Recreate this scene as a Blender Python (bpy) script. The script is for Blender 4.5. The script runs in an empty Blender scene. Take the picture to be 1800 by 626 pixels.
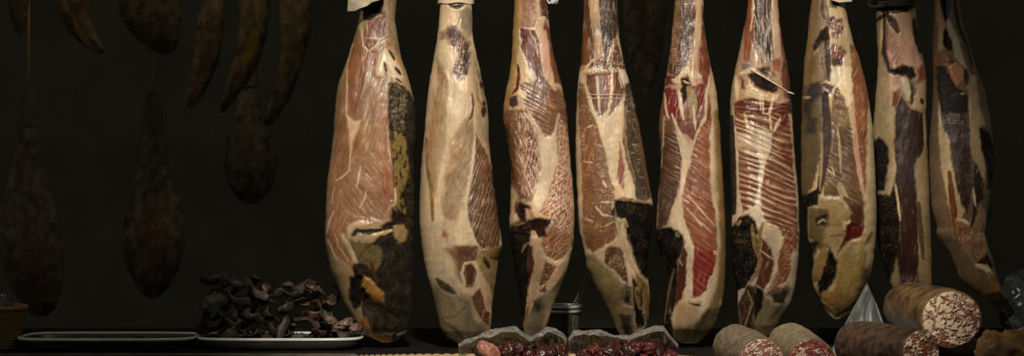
import bpy, bmesh, math, random
import numpy as np
from mathutils import Vector, Matrix

random.seed(7)
SC = bpy.context.scene
COL = SC.collection

# ------------------------------------------------------------------ scale of the place
S = 0.00115            # metres per unit of the survey grid at the row of hanging hams
D = 4.0                # camera to the row of hams
ZC = 1.25              # camera height
ZT = 0.90              # top of the counter
def wx(x, Y=0.0): return (x - 900.0) * S * (D + Y) / D
def wz(y, Y=0.0): return ZC + (313.0 - y) * S * (D + Y) / D

# ------------------------------------------------------------------ small helpers
LIGHT = np.array([1.0, 0.95, 0.87])
def lin(c):
    c = np.asarray(c, float) / 255.0
    return np.where(c <= 0.04045, c / 12.92, ((c + 0.055) / 1.055) ** 2.4)
def alb(c): return np.clip(lin(c) / LIGHT, 0.0, 0.92)

def empty(name, loc, label, cat, group=None):
    o = bpy.data.objects.new(name, None)
    COL.objects.link(o)
    o.location = loc
    o.empty_display_size = 0.05
    o['label'] = label
    o['category'] = cat
    if group: o['group'] = group
    return o

def tag(o, label, cat, group=None):
    o['label'] = label
    o['category'] = cat
    if group: o['group'] = group
    return o

def link(name, me, mat=None, parent=None):
    o = bpy.data.objects.new(name, me)
    COL.objects.link(o)
    if mat: me.materials.append(mat)
    if parent:
        o.parent = parent
        o.location = -Vector(parent.location) if False else (0, 0, 0)
    return o

def mesh_np(name, verts, faces, smooth=True):
    """faces: (n,4) int array, or list of tuples"""
    me = bpy.data.meshes.new(name)
    if isinstance(faces, np.ndarray):
        v = np.asarray(verts, np.float32)
        n, k = faces.shape
        me.vertices.add(len(v)); me.vertices.foreach_set('co', v.ravel())
        me.loops.add(n * k); me.loops.foreach_set('vertex_index', faces.astype(np.int32).ravel())
        me.polygons.add(n)
        me.polygons.foreach_set('loop_start', np.arange(0, n * k, k, dtype=np.int32))
        me.update(calc_edges=True)
        me.validate()
    else:
        me.from_pydata([tuple(p) for p in verts], [], faces)
        me.update()
    if smooth:
        me.polygons.foreach_set('use_smooth', np.ones(len(me.polygons), bool))
    return me

# ------------------------------------------------------------------ lattice noise
def _h(ix, iy, seed):
    n = (ix.astype(np.int64) * 374761393 + iy.astype(np.int64) * 668265263 + int(seed) * 974711) & 0x7fffffff
    n = ((n ^ (n >> 13)) * 1274126177) & 0x7fffffff
    n = (n ^ (n >> 16)) & 0xffff
    return n / 65535.0
_GA = np.linspace(0, 2 * math.pi, 257)[:256]
_GX, _GY = np.cos(_GA), np.sin(_GA)
def vnoise(x, y, seed=0):
    """gradient noise, 0..1"""
    ix = np.floor(x); iy = np.floor(y)
    fx = x - ix; fy = y - iy
    u = fx * fx * fx * (fx * (fx * 6 - 15) + 10); v = fy * fy * fy * (fy * (fy * 6 - 15) + 10)
    def g(dx, dy):
        k = (_h(ix + dx, iy + dy, seed) * 255).astype(int)
        return _GX[k] * (fx - dx) + _GY[k] * (fy - dy)
    a, b, c, d = g(0, 0), g(1, 0), g(0, 1), g(1, 1)
    n = (a + (b - a) * u) * (1 - v) + (c + (d - c) * u) * v
    return np.clip(.5 + .78 * n, 0, 1)
def fbm(x, y, seed=0, o=3):
    t = 0; a = 0.5; n = 0
    for i in range(o):
        t = t + a * vnoise(x, y, seed + i * 17); n += a
        a *= 0.5
        x, y = 2.03 * (.8 * x - .6 * y) + 5.1, 2.03 * (.6 * x + .8 * y) + 1.7
    return t / n            # 0..1
def ridge(x, y, seed=0, o=2): return 1 - np.abs(2 * fbm(x, y, seed, o) - 1)   # 1 on thin lines
def sstep(a, b, x):
    t = np.clip((x - a) / (b - a), 0, 1)
    return t * t * (3 - 2 * t)

# ------------------------------------------------------------------ signed distance to outlines
def sd_poly(px, py, P):
    P = np.asarray(P, float); n = len(P)
    d = np.full(px.shape, 1e18); ins = np.zeros(px.shape, bool)
    for i in range(n):
        ax, ay = P[i]; bx, by = P[(i + 1) % n]
        ex, ey = bx - ax, by - ay
        t = np.clip(((px - ax) * ex + (py - ay) * ey) / max(ex * ex + ey * ey, 1e-9), 0, 1)
        d = np.minimum(d, (px - ax - t * ex) ** 2 + (py - ay - t * ey) ** 2)
        if ay != by:
            c = ((ay > py) != (by > py)) & (px < (bx - ax) * (py - ay) / (by - ay) + ax)
            ins ^= c
    d = np.sqrt(d)
    return np.where(ins, -d, d)
def sd_stroke(px, py, P, w):
    d = np.full(px.shape, 1e18)
    n = len(P)
    L = np.cumsum([0] + [math.hypot(P[i + 1][0] - P[i][0], P[i + 1][1] - P[i][1]) for i in range(n - 1)])
    for i in range(n - 1):
        ax, ay = P[i]; bx, by = P[i + 1]
        ex, ey = bx - ax, by - ay
        t = np.clip(((px - ax) * ex + (py - ay) * ey) / max(ex * ex + ey * ey, 1e-9), 0, 1)
        s = (L[i] + t * (L[i + 1] - L[i])) / L[-1]
        ww = w * (0.55 + 0.45 * np.sin(np.clip(s, 0, 1) * math.pi))
        d = np.minimum(d, np.hypot(px - ax - t * ex, py - ay - t * ey) - ww)
    return d

# ------------------------------------------------------------------ materials
def new_mat(name):
    m = bpy.data.materials.new(name); m.use_nodes = True
    nt = m.node_tree
    for n in list(nt.nodes): nt.nodes.remove(n)
    out = nt.nodes.new('ShaderNodeOutputMaterial')
    b = nt.nodes.new('ShaderNodeBsdfPrincipled')
    nt.links.new(b.outputs[0], out.inputs[0])
    return m, nt, b, out

def noise_node(nt, scale, detail=4, rough=0.6, vec=None):
    n = nt.nodes.new('ShaderNodeTexNoise')
    n.inputs['Scale'].default_value = scale
    n.inputs['Detail'].default_value = detail
    n.inputs['Roughness'].default_value = rough
    if vec is None:
        tc = nt.nodes.new('ShaderNodeTexCoord'); vec = tc.outputs['Object']
    nt.links.new(vec, n.inputs['Vector'])
    return n

def bump(nt, b, h, strength, dist, normal=None):
    bp = nt.nodes.new('ShaderNodeBump')
    bp.inputs['Strength'].default_value = strength
    bp.inputs['Distance'].default_value = dist
    nt.links.new(h, bp.inputs['Height'])
    if normal is not None: nt.links.new(normal, bp.inputs['Normal'])
    nt.links.new(bp.outputs[0], b.inputs['Normal'])
    return bp.outputs[0]

def mat_meat(name, bscale, bstr, spec=0.5, coat=0.0, dist=0.0012):
    """albedo and gloss come from the tissue attributes of the mesh, fine grain from noise"""
    m, nt, b, out = new_mat(name)
    a = nt.nodes.new('ShaderNodeAttribute'); a.attribute_name = 'tissue'
    r = nt.nodes.new('ShaderNodeAttribute'); r.attribute_name = 'gloss'
    n = noise_node(nt, bscale, 5, 0.65)
    ramp = nt.nodes.new('ShaderNodeMapRange')
    ramp.inputs[1].default_value = 0.3; ramp.inputs[2].default_value = 0.7
    ramp.inputs[3].default_value = 0.82; ramp.inputs[4].default_value = 1.14
    nt.links.new(n.outputs[0], ramp.inputs[0])
    mx = nt.nodes.new('ShaderNodeVectorMath'); mx.operation = 'SCALE'
    nt.links.new(a.outputs['Color'], mx.inputs[0]); nt.links.new(ramp.outputs[0], mx.inputs['Scale'])
    nt.links.new(mx.outputs[0], b.inputs['Base Color'])
    nt.links.new(r.outputs['Fac'], b.inputs['Roughness'])
    b.inputs['Specular IOR Level'].default_value = spec
    b.inputs['Coat Weight'].default_value = coat
    b.inputs['Coat Roughness'].default_value = 0.22
    bump(nt, b, n.outputs[0], bstr, dist)
    return m

def mat_simple(name, c1, c2=None, scale=40, rough=0.5, spec=0.5, bstr=0.2, bdist=0.001, metal=0.0, coat=0.0, detail=4, lo=0.35, hi=0.65):
    m, nt, b, out = new_mat(name)
    n = noise_node(nt, scale, detail)
    cr = nt.nodes.new('ShaderNodeValToRGB')
    cr.color_ramp.elements[0].position = lo; cr.color_ramp.elements[1].position = hi
    cr.color_ramp.elements[0].color = (*alb(c1), 1)
    cr.color_ramp.elements[1].color = (*alb(c2 if c2 is not None else c1), 1)
    nt.links.new(n.outputs[0], cr.inputs[0])
    nt.links.new(cr.outputs[0], b.inputs['Base Color'])
    b.inputs['Roughness'].default_value = rough
    b.inputs['Specular IOR Level'].default_value = spec
    b.inputs['Metallic'].default_value = metal
    b.inputs['Coat Weight'].default_value = coat
    if bstr: bump(nt, b, n.outputs[0], bstr, bdist)
    return m

def mat_plastic(name, tint=(0.93, 0.93, 0.91), clear=0.94, rough=0.12):
    m, nt, b, out = new_mat(name)
    nt.nodes.remove(b)
    tr = nt.nodes.new('ShaderNodeBsdfTransparent'); tr.inputs[0].default_value = (*tint, 1)
    gl = nt.nodes.new('ShaderNodeBsdfGlossy'); gl.inputs['Roughness'].default_value = rough
    gl.inputs['Color'].default_value = (0.88, 0.9, 0.92, 1)
    df = nt.nodes.new('ShaderNodeBsdfDiffuse'); df.inputs[0].default_value = (0.60, 0.61, 0.60, 1)
    m1 = nt.nodes.new('ShaderNodeMixShader'); m1.inputs[0].default_value = 0.22
    nt.links.new(gl.outputs[0], m1.inputs[1]); nt.links.new(df.outputs[0], m1.inputs[2])
    m2 = nt.nodes.new('ShaderNodeMixShader')
    lw = nt.nodes.new('ShaderNodeLayerWeight'); lw.inputs[0].default_value = 0.3
    mr = nt.nodes.new('ShaderNodeMapRange'); mr.inputs[3].default_value = 1 - clear; mr.inputs[4].default_value = 0.85
    nt.links.new(lw.outputs['Facing'], mr.inputs[0]); nt.links.new(mr.outputs[0], m2.inputs[0])
    nt.links.new(tr.outputs[0], m2.inputs[1]); nt.links.new(m1.outputs[0], m2.inputs[2])
    nt.links.new(m2.outputs[0], out.inputs[0])
    return m

M = {}
M['lean'] = mat_meat('cured_lean_meat', 520, 0.45, 0.5, 0.16, 0.0010)
M['fat'] = mat_meat('cured_fat', 150, 0.22, 0.5, 0.12)
M['rind'] = mat_meat('ham_rind', 110, 0.18, 0.45, 0.05)
M['crust'] = mat_meat('dried_crust', 260, 0.35, 0.12, 0.0, 0.002)
M['twine'] = mat_simple('twine', (168, 140, 100), (120, 96, 64), 500, 0.8, 0.2)
M['paper'] = mat_simple('label_paper', (226, 202, 170), (206, 178, 142), 60, 0.6, 0.3)
M['steel'] = mat_simple('dull_steel', (80, 78, 72), (60, 58, 54), 60, 0.35, 0.5, 0.1, metal=1.0)
M['hoof'] = mat_simple('hoof_horn', (92, 78, 58), (66, 54, 40), 90, 0.6, .2)

# ------------------------------------------------------------------ tissue table: colour, roughness, relief (mm), part
TISSUE = {
    'lean':   dict(c=(148, 92, 68), r=0.36, h=-1.0, part='lean_meat', mat='lean'),
    'fat':    dict(c=(205, 176, 138), r=0.42, h=0.6, part='fat_layer', mat='fat'),
    'rind':   dict(c=(145, 116, 78), r=0.50, h=0.0, part='rind_patch', mat='rind'),
    'yellow': dict(c=(140, 108, 58), r=0.50, h=1.0, part='yellow_fat', mat='fat'),
    'crust':  dict(c=(40, 33, 23), r=0.66, h=-2.0, part='dried_crust', mat='crust'),
    'dark':   dict(c=(36, 26, 20), r=0.66, h=-5.0, part='dark_hollow', mat='crust'),
    'blood':  dict(c=(98, 36, 32), r=0.32, h=-0.8, part='red_muscle', mat='lean'),
    'bone':   dict(c=(185, 145, 110), r=0.36, h=3.0, part='bone_end', mat='fat'),
}

def texture(cls, px, py, seed, o, n):
    """colour multiplier / fat blend / relief of a tissue at the given points"""
    mul = np.ones(n); fatmix = np.zeros(n); hh = np.zeros(n); rr = np.zeros(n)
    if cls in ('lean', 'blood'):
        a = math.radians(o.get('ang', 75))
        u = px * math.cos(a) - py * math.sin(a)         # along the fibres
        v = px * math.sin(a) + py * math.cos(a)         # across
        wv = v + 5 * (fbm(px / 40, py / 40, seed + 3, 2) - .5)
        f1 = .6 * vnoise(u / 30, wv / 3.6, seed + 1) + .4 * vnoise(u / 18, wv / 1.9, seed + 21) - .5
        f2 = fbm(px / 30, py / 30, seed + 2, 3) - .5
        f3 = vnoise(px / 1.7, py / 1.7, seed + 8) - .5
        fs = o.get('fib', 1.0)
        mul = 1 + 1.15 * fs * f1 + 0.60 * f2 + 0.14 * f3
        hh = 1.5 * fs * f1 + 1.0 * f2 + 0.25 * f3
        fatmix += 0.30 * fs * sstep(0.10, 0.24, f1) * sstep(-.06, .12, f2)
        mb = o.get('mb', 0.0)
        if mb:
            g = ridge(px / 15 + 1.5 * vnoise(px / 9, py / 9, seed + 5), py / 15, seed + 4, 2)
            g2 = ridge(px / 7, py / 7, seed + 6, 2)
            z = sstep(.35, .65, fbm(px / 34, py / 34, seed + 7, 2))
            br = sstep(.42, .58, fbm(px / 12, py / 12, seed + 44, 2))
            fatmix += mb * (0.75 * br * sstep(.93, .99, g) + .55 * z * sstep(.88, .98, g2))
        rd = o.get('rd', 0.0)
        if rd:
            b = math.radians(o.get('rang', -22))
            w = px * math.sin(b) + py * math.cos(b)
            al = px * math.cos(b) - py * math.sin(b)
            w = w + 6 * (fbm(al / 45, w / 14, seed + 11, 2) - .5)
            per = o.get('rper', 9.0)
            ph = w / per + 1.1 * vnoise(al / 70, w / 25, seed + 12)
            tri = np.abs((ph % 1) - .5) * 2
            br = sstep(.30, .62, fbm(al / 48, w / 6, seed + 13, 2))
            fatmix += rd * .80 * sstep(.50, 1.0, tri) * (0.10 + .90 * br)
            mul *= 1 - 0.35 * rd * sstep(.55, .05, tri)
            hh += rd * 1.5 * (tri - .5)
            rr -= rd * .06
        rr += -.08 * f2 + .05 * f3
    elif cls in ('fat', 'bone'):
        f2 = fbm(px / 26, py / 46, seed + 2, 3) - .5
        f3 = vnoise(px / 2.2, py / 2.6, seed + 8) - .5
        st = vnoise(px / 3.4, py / 40, seed + 9) - .5
        mul = 1 + 0.30 * f2 + 0.07 * f3 + 0.16 * st
        hh = 1.2 * f2 + .12 * f3 + .35 * st
        rr = .14 * f2
    elif cls in ('rind', 'yellow'):
        f2 = fbm(px / 22, py / 55, seed + 2, 3) - .5
        f3 = fbm(px / 5, py / 7, seed + 8, 2) - .5
        k = 1.5 if cls == 'yellow' else 1.0
        mul = 1 + 0.55 * f2 + 0.22 * k * f3
        hh = 1.2 * f2 + .5 * k * f3
        rr = .2 * f2
    else:
        f2 = fbm(px / 14, py / 20, seed + 2, 3) - .5
        f3 = fbm(px / 3.4, py / 3.8, seed + 8, 2) - .5
        f4 = vnoise(px / 1.5, py / 1.5, seed + 5) - .5
        sp = o.get('sp', 0.5)
        mul = 1 + 1.9 * f2 + 1.6 * sp * f3
        fatmix = sp * .55 * sstep(.05, .24, f3 + .35 * f4) * sstep(-.12, .12, f2)
        hh = (2.4 * f2 + 1.1 * f3 + .2 * f4) * (.5 if cls == 'dark' else 1)
        rr = .10 - .14 * sstep(.05, .3, f3)
    return mul, fatmix, hh, rr

def interp(tbl, ys):
    t = sorted(tbl)
    y = np.array([p[0] for p in t], float); x = np.array([p[1] for p in t], float)
    v = np.interp(ys, y, x)
    return v
def gsm(v, s):
    k = np.arange(-int(3 * s), int(3 * s) + 1); g = np.exp(-.5 * (k / s) ** 2); g /= g.sum()
    p = len(k) // 2
    e = np.concatenate([2 * v[0] - v[p:0:-1], v, 2 * v[-1] - v[-2:-p - 2:-1]])
    return np.convolve(e, g, 'valid')

K = 2.983
def crop(ox, oy, pts): return [(ox + a / K, oy + b / K) for a, b in pts]

PALEHOOF = mat_simple('pale_hoof', (116, 104, 82), (96, 86, 68), 60, .8, .1)  # colour lifted so the far hams blend into the back wall

def build_ham(spec):
    """one hanging ham: a closed body with front cut face, sides and back,
    then split into its tissues"""
    seed = spec['seed']; Y0 = spec.get('Y', 0.0)
    step = spec.get('step', 1.3)
    L, R = spec['L'], spec['R']
    ybot = min(max(p[0] for p in L), max(p[0] for p in R))
    ytop = spec.get('top', -150)
    ys = np.arange(ytop, ybot + .01, step)
    xl = interp(L, ys); xr = interp(R, ys)
    xl = gsm(xl, 4 / step); xr = gsm(xr, 4 / step)
    rng = fbm(ys / 22, ys * 0 + seed, seed, 2) - .5
    rng2 = fbm(ys / 22, ys * 0 + seed + 31, seed, 2) - .5
    xl = xl + 2.0 * rng; xr = xr + 2.0 * rng2
    hw = np.maximum((xr - xl) / 2, 1.2); cx = (xl + xr) / 2
    # rounded lower end
    hs = gsm(hw, 14 / step)
    endf = np.sqrt(np.clip((ybot - ys) / 26.0, 0.02, 1))
    foot = np.clip((ybot - ys) / 230.0, 0, 1)
    back = spec.get('lean', .095) * (1 - foot) ** 1.6          # the foot swings back under the belly
    belly = .55 + .45 * np.sin(foot * math.pi / 2)
    dF = np.minimum(hs, hw * 1.1) * S * spec.get('df', 0.66) * endf * belly
    dB = np.minimum(hs, hw * 1.1) * S * spec.get('db', 0.85) * endf
    nf, nb = spec.get('nf', 124), spec.get('nb', 30)
    s = np.linspace(-1, 1, nf)
    u = .62 * s + .38 * np.sin(s * math.pi / 2)
    U = np.tile(u, (len(ys), 1)); YS = np.tile(ys[:, None], (1, nf))
    prof = np.power(np.clip(1 - np.abs(U) ** 2.7, 0, 1), 0.62)
    dep = prof * dF[:, None] - back[:, None]
    XP = cx[:, None] + U * hw[:, None]
    # where each surface point lies on the survey grid
    f = (D + Y0 + back[:, None]) / (D + Y0 - dep)
    XQ = cx[:, None] + U * hw[:, None] * .965
    px = 900 + (XQ - 900) * f
    py = 313 + (YS - 313) * f
    px = px.ravel(); py = py.ravel(); N = px.size
    wxn = (fbm(px / 7, py / 13, seed + 50, 4) - .5); wyn = (fbm(px / 9, py / 12, seed + 77, 4) - .5)
    base = spec['base']
    bt = TISSUE[base[0]]
    FATC = alb((206, 172, 132))
    col = np.zeros((N, 3)); rough = np.zeros(N); H = np.zeros(N)
    part = np.zeros(N, int); parts = [(base[0])]
    mul, fm, hh, rr = texture(base[0], px, py, seed, {}, N)
    c0 = alb(base[1])
    col[:] = c0 * mul[:, None]; rough[:] = bt['r'] + rr; H[:] = hh
    for li, (kind, cls, pts, o) in enumerate(spec['layers']):
        t = TISSUE[cls]
        P = np.asarray(pts, float)
        if kind == 'S':
            w = o.get('w', 3) / K
            pad = w + 8
        else: pad = 8 + o.get('f', 1.5) + o.get('wp', 4)
        m = (px > P[:, 0].min() - pad) & (px < P[:, 0].max() + pad) & (py > P[:, 1].min() - pad) & (py < P[:, 1].max() + pad)
        idx = np.nonzero(m)[0]
        if not len(idx): continue
        wp = o.get('wp', 4 if kind == 'P' else 2)
        qx = px[idx] + wp * 1.6 * wxn[idx]; qy = py[idx] + wp * 1.6 * wyn[idx]
        sd = sd_poly(qx, qy, P) if kind == 'P' else sd_stroke(qx, qy, pts, w)
        fe = o.get('f', 1.4 if kind == 'P' else 0.9) * (1.25 if cls != 'dark' else 1.7)
        if kind == 'P': fe = fe * (0.6 + 1.5 * fbm(px[idx] / 12, py[idx] / 18, seed + 91 + li, 2))
        al = sstep(fe, -fe, sd)
        if o.get('bk'):
            bn = fbm(px[idx] / o.get('bs', 9), py[idx] / (o.get('bst', 1.7) * o.get('bs', 9)), seed + 400 + li, 3)
            al = al * sstep(o['bk'] - .07, o['bk'] + .07, bn)
        k = al > 0.003
        idx = idx[k]; al = al[k]; sd = sd[k]; fe = fe[k] if kind == 'P' else fe
        if not len(idx): continue
        mul, fm, hh, rr = texture(cls, px[idx], py[idx], seed + li * 13, o, len(idx))
        cc = np.asarray(o.get('c', t['c']), float)
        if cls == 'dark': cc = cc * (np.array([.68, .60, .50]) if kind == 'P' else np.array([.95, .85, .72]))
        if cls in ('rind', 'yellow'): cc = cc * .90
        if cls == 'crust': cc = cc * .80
        if cls in ('lean', 'blood'): cc = cc * (np.array([.94, .96, .89]) if seed in (11, 23) else np.array([.89, .87, .80]))
        c = alb(cc)[None, :] * np.clip(mul, .25, 2.0)[:, None]
        fm = np.clip(fm, 0, .92)[:, None]
        fc = FATC if cls != 'dark' and cls != 'crust' else alb(o.get('sc', (130, 112, 78)))
        c = c * (1 - fm) + fc * fm
        A = al * o.get('a', 1.0)
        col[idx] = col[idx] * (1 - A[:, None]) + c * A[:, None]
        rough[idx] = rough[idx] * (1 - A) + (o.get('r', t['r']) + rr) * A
        hl = o.get('h', t['h'] if kind == 'P' else (0.35 if cls in ('fat', 'yellow', 'bone') else -0.9))
        # tissues meet in a soft step a few millimetres wide
        hs_ = sstep(2.5, (-7.0 if abs(hl) > 3 else -3.5), sd)
        H[idx] += hl * hs_ + hh * A + 0.9 * fm[:, 0] * A
        if kind == 'P' and A.max() > .6 and not o.get('np'):
            if cls not in parts: parts.append(cls)
            part[idx[al > .5]] = parts.index(cls)
    st = fbm(px / 30, py / 70, seed + 301, 4) - .5
    st2 = fbm(px / 60, py / 110, seed + 333, 3) - .5
    fl = fbm(px / 4.5, py / 9, seed + 317, 3)
    tone = 1 + .75 * st + .55 * st2
    col *= np.clip(tone, .5, 1.45)[:, None] * np.array([1, 1, 1])
    w8 = (.62 * sstep(.02, .22, st - .4 * st2))[:, None]
    col = col * (1 - w8) + w8 * col * np.array([.86, .72, .56])
    w9 = (.7 * sstep(.66, .80, fl) * sstep(-.12, .10, st2 + st))[:, None]
    col = col * (1 - w9 * np.array([.35, .48, .58]))
    H += 5.0 * st + 5.0 * st2
    np.clip(col, 0.004, .92, out=col); np.clip(rough, .2, .9, out=rough)
    edge = np.clip(1 - np.abs(U.ravel()) ** 6, 0, 1)
    dep = dep.ravel() + H * 0.001 * edge * spec.get('relief', 1.0)
    kx = S * (D + Y0) / D
    kr = S * (D + Y0 + back) / D; KR = np.repeat(kr, nf)
    fx = (XP.ravel() - 900) * KR; fy = Y0 - dep; fz = ZC + (313 - YS.ravel()) * KR
    # back of the leg: plain rind
    th = np.linspace(0, math.pi, nb + 2)[1:-1]
    bu = np.cos(th); bd = np.sin(th)
    BX = ((cx[:, None] + bu[None, :] * hw[:, None]) - 900) * kr[:, None]
    BY = Y0 + bd[None, :] * dB[:, None] + back[:, None]
    BZ = np.tile((ZC + (313 - ys) * kr)[:, None], (1, nb))
    rows = len(ys); W = nf + nb
    V = np.zeros((rows, W, 3))
    V[:, :nf, 0] = fx.reshape(rows, nf); V[:, :nf, 1] = fy.reshape(rows, nf); V[:, :nf, 2] = fz.reshape(rows, nf)
    V[:, nf:, 0] = BX; V[:, nf:, 1] = BY; V[:, nf:, 2] = BZ
    CO = np.zeros((rows, W, 3)); RO = np.zeros((rows, W))
    CO[:, :nf] = col.reshape(rows, nf, 3); RO[:, :nf] = rough.reshape(rows, nf)
    tb = (np.arange(nb) + 1) / (nb + 1)
    rc = alb(spec.get('back', (120, 95, 62)))
    mulb = (1 + .6 * (fbm(np.tile(np.arange(nb) * 3.0, (rows, 1)) / 20, np.tile(ys[:, None], (1, nb)) / 50, seed + 5, 3) - .5))[:, :, None]
    eb = np.clip(np.minimum(tb, 1 - tb) * 7, 0, 1)[None, :, None]
    sidec = np.where((tb < .5)[None, :, None], CO[:, nf - 1][:, None, :], CO[:, 0][:, None, :])
    CO[:, nf:] = (rc * mulb) * eb + sidec * (1 - eb)
    RO[:, nf:] = .55
    # faces
    r = np.arange(rows - 1)[:, None]; c = np.arange(W)[None, :]; c2 = (c + 1) % W
    F = np.stack([r * W + c + 0 * r, r * W + c2, (r + 1) * W + c2, (r + 1) * W + c], -1).reshape(-1, 4)
    F = F[:, ::-1]
    # tissue of each front face (majority = upper left vertex), stray specks merged
    pg = part.reshape(rows, nf)[:-1, :-1].copy()
    pg = clean(pg, spec.get('minisl', 260))
    fp = np.zeros((rows - 1, W), int) - 1
    fp[:, :nf - 1] = pg
    fp = fp.reshape(-1)
    Vf = V.reshape(-1, 3); Cf = CO.reshape(-1, 3); Rf = RO.reshape(-1)
    # end caps
    cap_t = len(Vf); cap_b = cap_t + 1
    Vf = np.vstack([Vf, V[0].mean(0), V[-1].mean(0) + np.array([0, 0, -.002])])
    Cf = np.vstack([Cf, CO[0, 0], CO[-1].mean(0)]); Rf = np.concatenate([Rf, [.5, .5]])
    i = np.arange(W); j = (i + 1) % W
    tri_t = np.stack([np.full(W, cap_t), j, i, i], -1); tri_b = np.stack([np.full(W, cap_b), (rows - 1) * W + i, (rows - 1) * W + j, (rows - 1) * W + j], -1)
    root = empty(spec.get('name', 'cured_ham'), (0, 0, 0), spec['label'], spec.get('cat', 'ham'), spec.get('group'))
    org = Vector((float((cx[-1] - 900) * kx), Y0, float(Vf[:, 2].min())))
    root.location = org
    def emit(pname, faces, mat, tris=None):
        used = np.unique(faces if tris is None else np.concatenate([faces.ravel(), tris.ravel()]))
        remap = np.full(len(Vf), -1); remap[used] = np.arange(len(used))
        vv = Vf[used] - np.array(org)
        if tris is None:
            me = mesh_np(pname, vv, remap[faces])
        else:
            fl = [tuple(q) for q in remap[faces]] + [tuple(q[:3]) for q in remap[tris]]
            me = mesh_np(pname, vv, fl)
        ca = me.attributes.new('tissue', 'FLOAT_COLOR', 'POINT')
        ca.data.foreach_set('color', np.hstack([Cf[used], np.ones((len(used), 1))]).astype(np.float32).ravel())
        ra = me.attributes.new('gloss', 'FLOAT', 'POINT')
        ra.data.foreach_set('value', Rf[used].astype(np.float32))
        o = bpy.data.objects.new(pname, me); COL.objects.link(o)
        me.materials.append(mat); o.parent = root
        return o
    emit('rind', F[fp == -1], M['rind'], np.vstack([tri_t, tri_b]))
    lab = islands(pg)
    for k in range(lab.max() + 1):
        sel = np.zeros((rows - 1, W), bool); sel[:, :nf - 1] = lab == k
        p = parts[pg[lab == k][0]]
        emit(TISSUE[p]['part'], F[sel.reshape(-1)], M[TISSUE[p]['mat']])
    # hoof and hanging cord above the picture
    hx = float((cx[0] - 900) * kx); hz = ZC + (313 - ytop) * kx; hwid = float(hw[0] * kx)
    bm = bmesh.new()
    rings = [(0, 1.0), (.02, 1.12), (.05, 1.02), (.075, .95), (.10, .62)]
    n = 20; prev = None
    for (dz, q) in rings:
        cur = []
        for a in range(n):
            an = 2 * math.pi * a / n
            cleft = 1 - .30 * math.exp(-((an - 1.5 * math.pi) / .22) ** 2) * (dz > .03)
            cur.append(bm.verts.new((hx - org.x + math.cos(an) * hwid * q, math.sin(an) * hwid * .8 * q * cleft, hz + dz - .004 - org.z)))
        if prev:
            for a in range(n): bm.faces.new((prev[a], prev[(a + 1) % n], cur[(a + 1) % n], cur[a]))
        prev = cur
    bm.faces.new(prev)
    me = bpy.data.meshes.new('hoof'); bm.to_mesh(me); bm.free()
    for p in me.polygons: p.use_smooth = True
    o = link('hoof', me, PALEHOOF if spec.get('hoofmat') else M['hoof'], root)
    cordpts = [(hx - org.x, -.0, hz - org.z + .085), (hx - org.x + .004, 0, hz - org.z + .15), (hx - org.x, spec.get('rail', 0.008) - Y0, RAILZ - org.z - .0185)]
    o = link('hanging_cord', tube_mesh('hanging_cord', cordpts, .0035, 10), M['twine'], root)
    return root

def islands(g):
    """label the connected areas of equal value"""
    R_, C_ = g.shape
    lab = np.full(g.shape, -1, int); cur = 0
    gl = g.tolist(); ll = [[-1] * C_ for _ in range(R_)]
    for i in range(R_):
        for j in range(C_):
            if ll[i][j] >= 0: continue
            v = gl[i][j]; st = [(i, j)]; ll[i][j] = cur
            while st:
                a, b = st.pop()
                for (p, q) in ((a + 1, b), (a - 1, b), (a, b + 1), (a, b - 1)):
                    if 0 <= p < R_ and 0 <= q < C_ and ll[p][q] < 0 and gl[p][q] == v:
                        ll[p][q] = cur; st.append((p, q))
            cur += 1
    return np.array(ll)

def clean(g, mn):
    for _ in range(3):
        lab = islands(g)
        cnt = np.bincount(lab.ravel())
        small = np.nonzero(cnt < mn)[0]
        if not len(small): break
        sm = np.isin(lab, small)
        # each small area takes the value of the large area found to its left, else above
        out = g.copy()
        known = ~sm
        for _k in range(400):
            if known.all(): break
            for ax, sh in ((1, 1), (1, -1), (0, 1), (0, -1)):
                kn = np.roll(known, sh, ax); vv = np.roll(out, sh, ax)
                if ax == 1: kn[:, 0 if sh == 1 else -1] = False
                else: kn[0 if sh == 1 else -1, :] = False
                t = kn & ~known
                out[t] = vv[t]; known = known | t
        g = out
    return g

def tube_mesh(name, pts, r, n=10, closed=False, caps=True):
    pts = [Vector(p) for p in pts]
    rr = r if callable(r) else (lambda t: r)
    vs, fs = [], []
    up = Vector((0.13, .2, 1)).normalized(); m = len(pts)
    for i, p in enumerate(pts):
        if closed: t = pts[(i + 1) % m] - pts[i - 1]
        else: t = pts[min(i + 1, m - 1)] - pts[max(i - 1, 0)]
        t.normalize()
        a = t.cross(up)
        if a.length < 1e-4: a = t.cross(Vector((1, 0, 0)))
        a.normalize(); b = t.cross(a).normalized(); 
        q = rr(i / max(m - 1, 1))
        for k in range(n):
            an = 2 * math.pi * k / n
            vs.append(p + a * math.cos(an) * q + b * math.sin(an) * q)
    for i in range(m if closed else m - 1):
        for k in range(n):
            j = (i + 1) % m
            fs.append((i * n + k, i * n + (k + 1) % n, j * n + (k + 1) % n, j * n + k))
    if not closed and caps:
        fs.append(tuple(range(n - 1, -1, -1))); fs.append(tuple((m - 1) * n + k for k in range(n)))
    return mesh_np(name, vs, fs)
RAILZ = 2.06

# ================================================================== the nine hams
# outlines and muscles, measured on the survey grid; ox is the left edge of the ham's own strip
def outline(ox, segs):
    out = []
    for oy, pts in segs:
        for a, b in pts: out.append((oy + b / K, ox + a / K))
    return out
def ext(tbl, dx, y=-160):
    t = sorted(tbl); return [(y, t[0][1] + dx)] + t
def Pm(ox):
    def f(oy, cls, pts, **o): return ('P', cls, crop(ox, oy, pts), o)
    return f
def Sm(ox):
    def f(oy, cls, pts, w=5, **o): return ('S', cls, crop(ox, oy, pts), dict(w=w, **o))
    return f

HAMS = []
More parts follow.
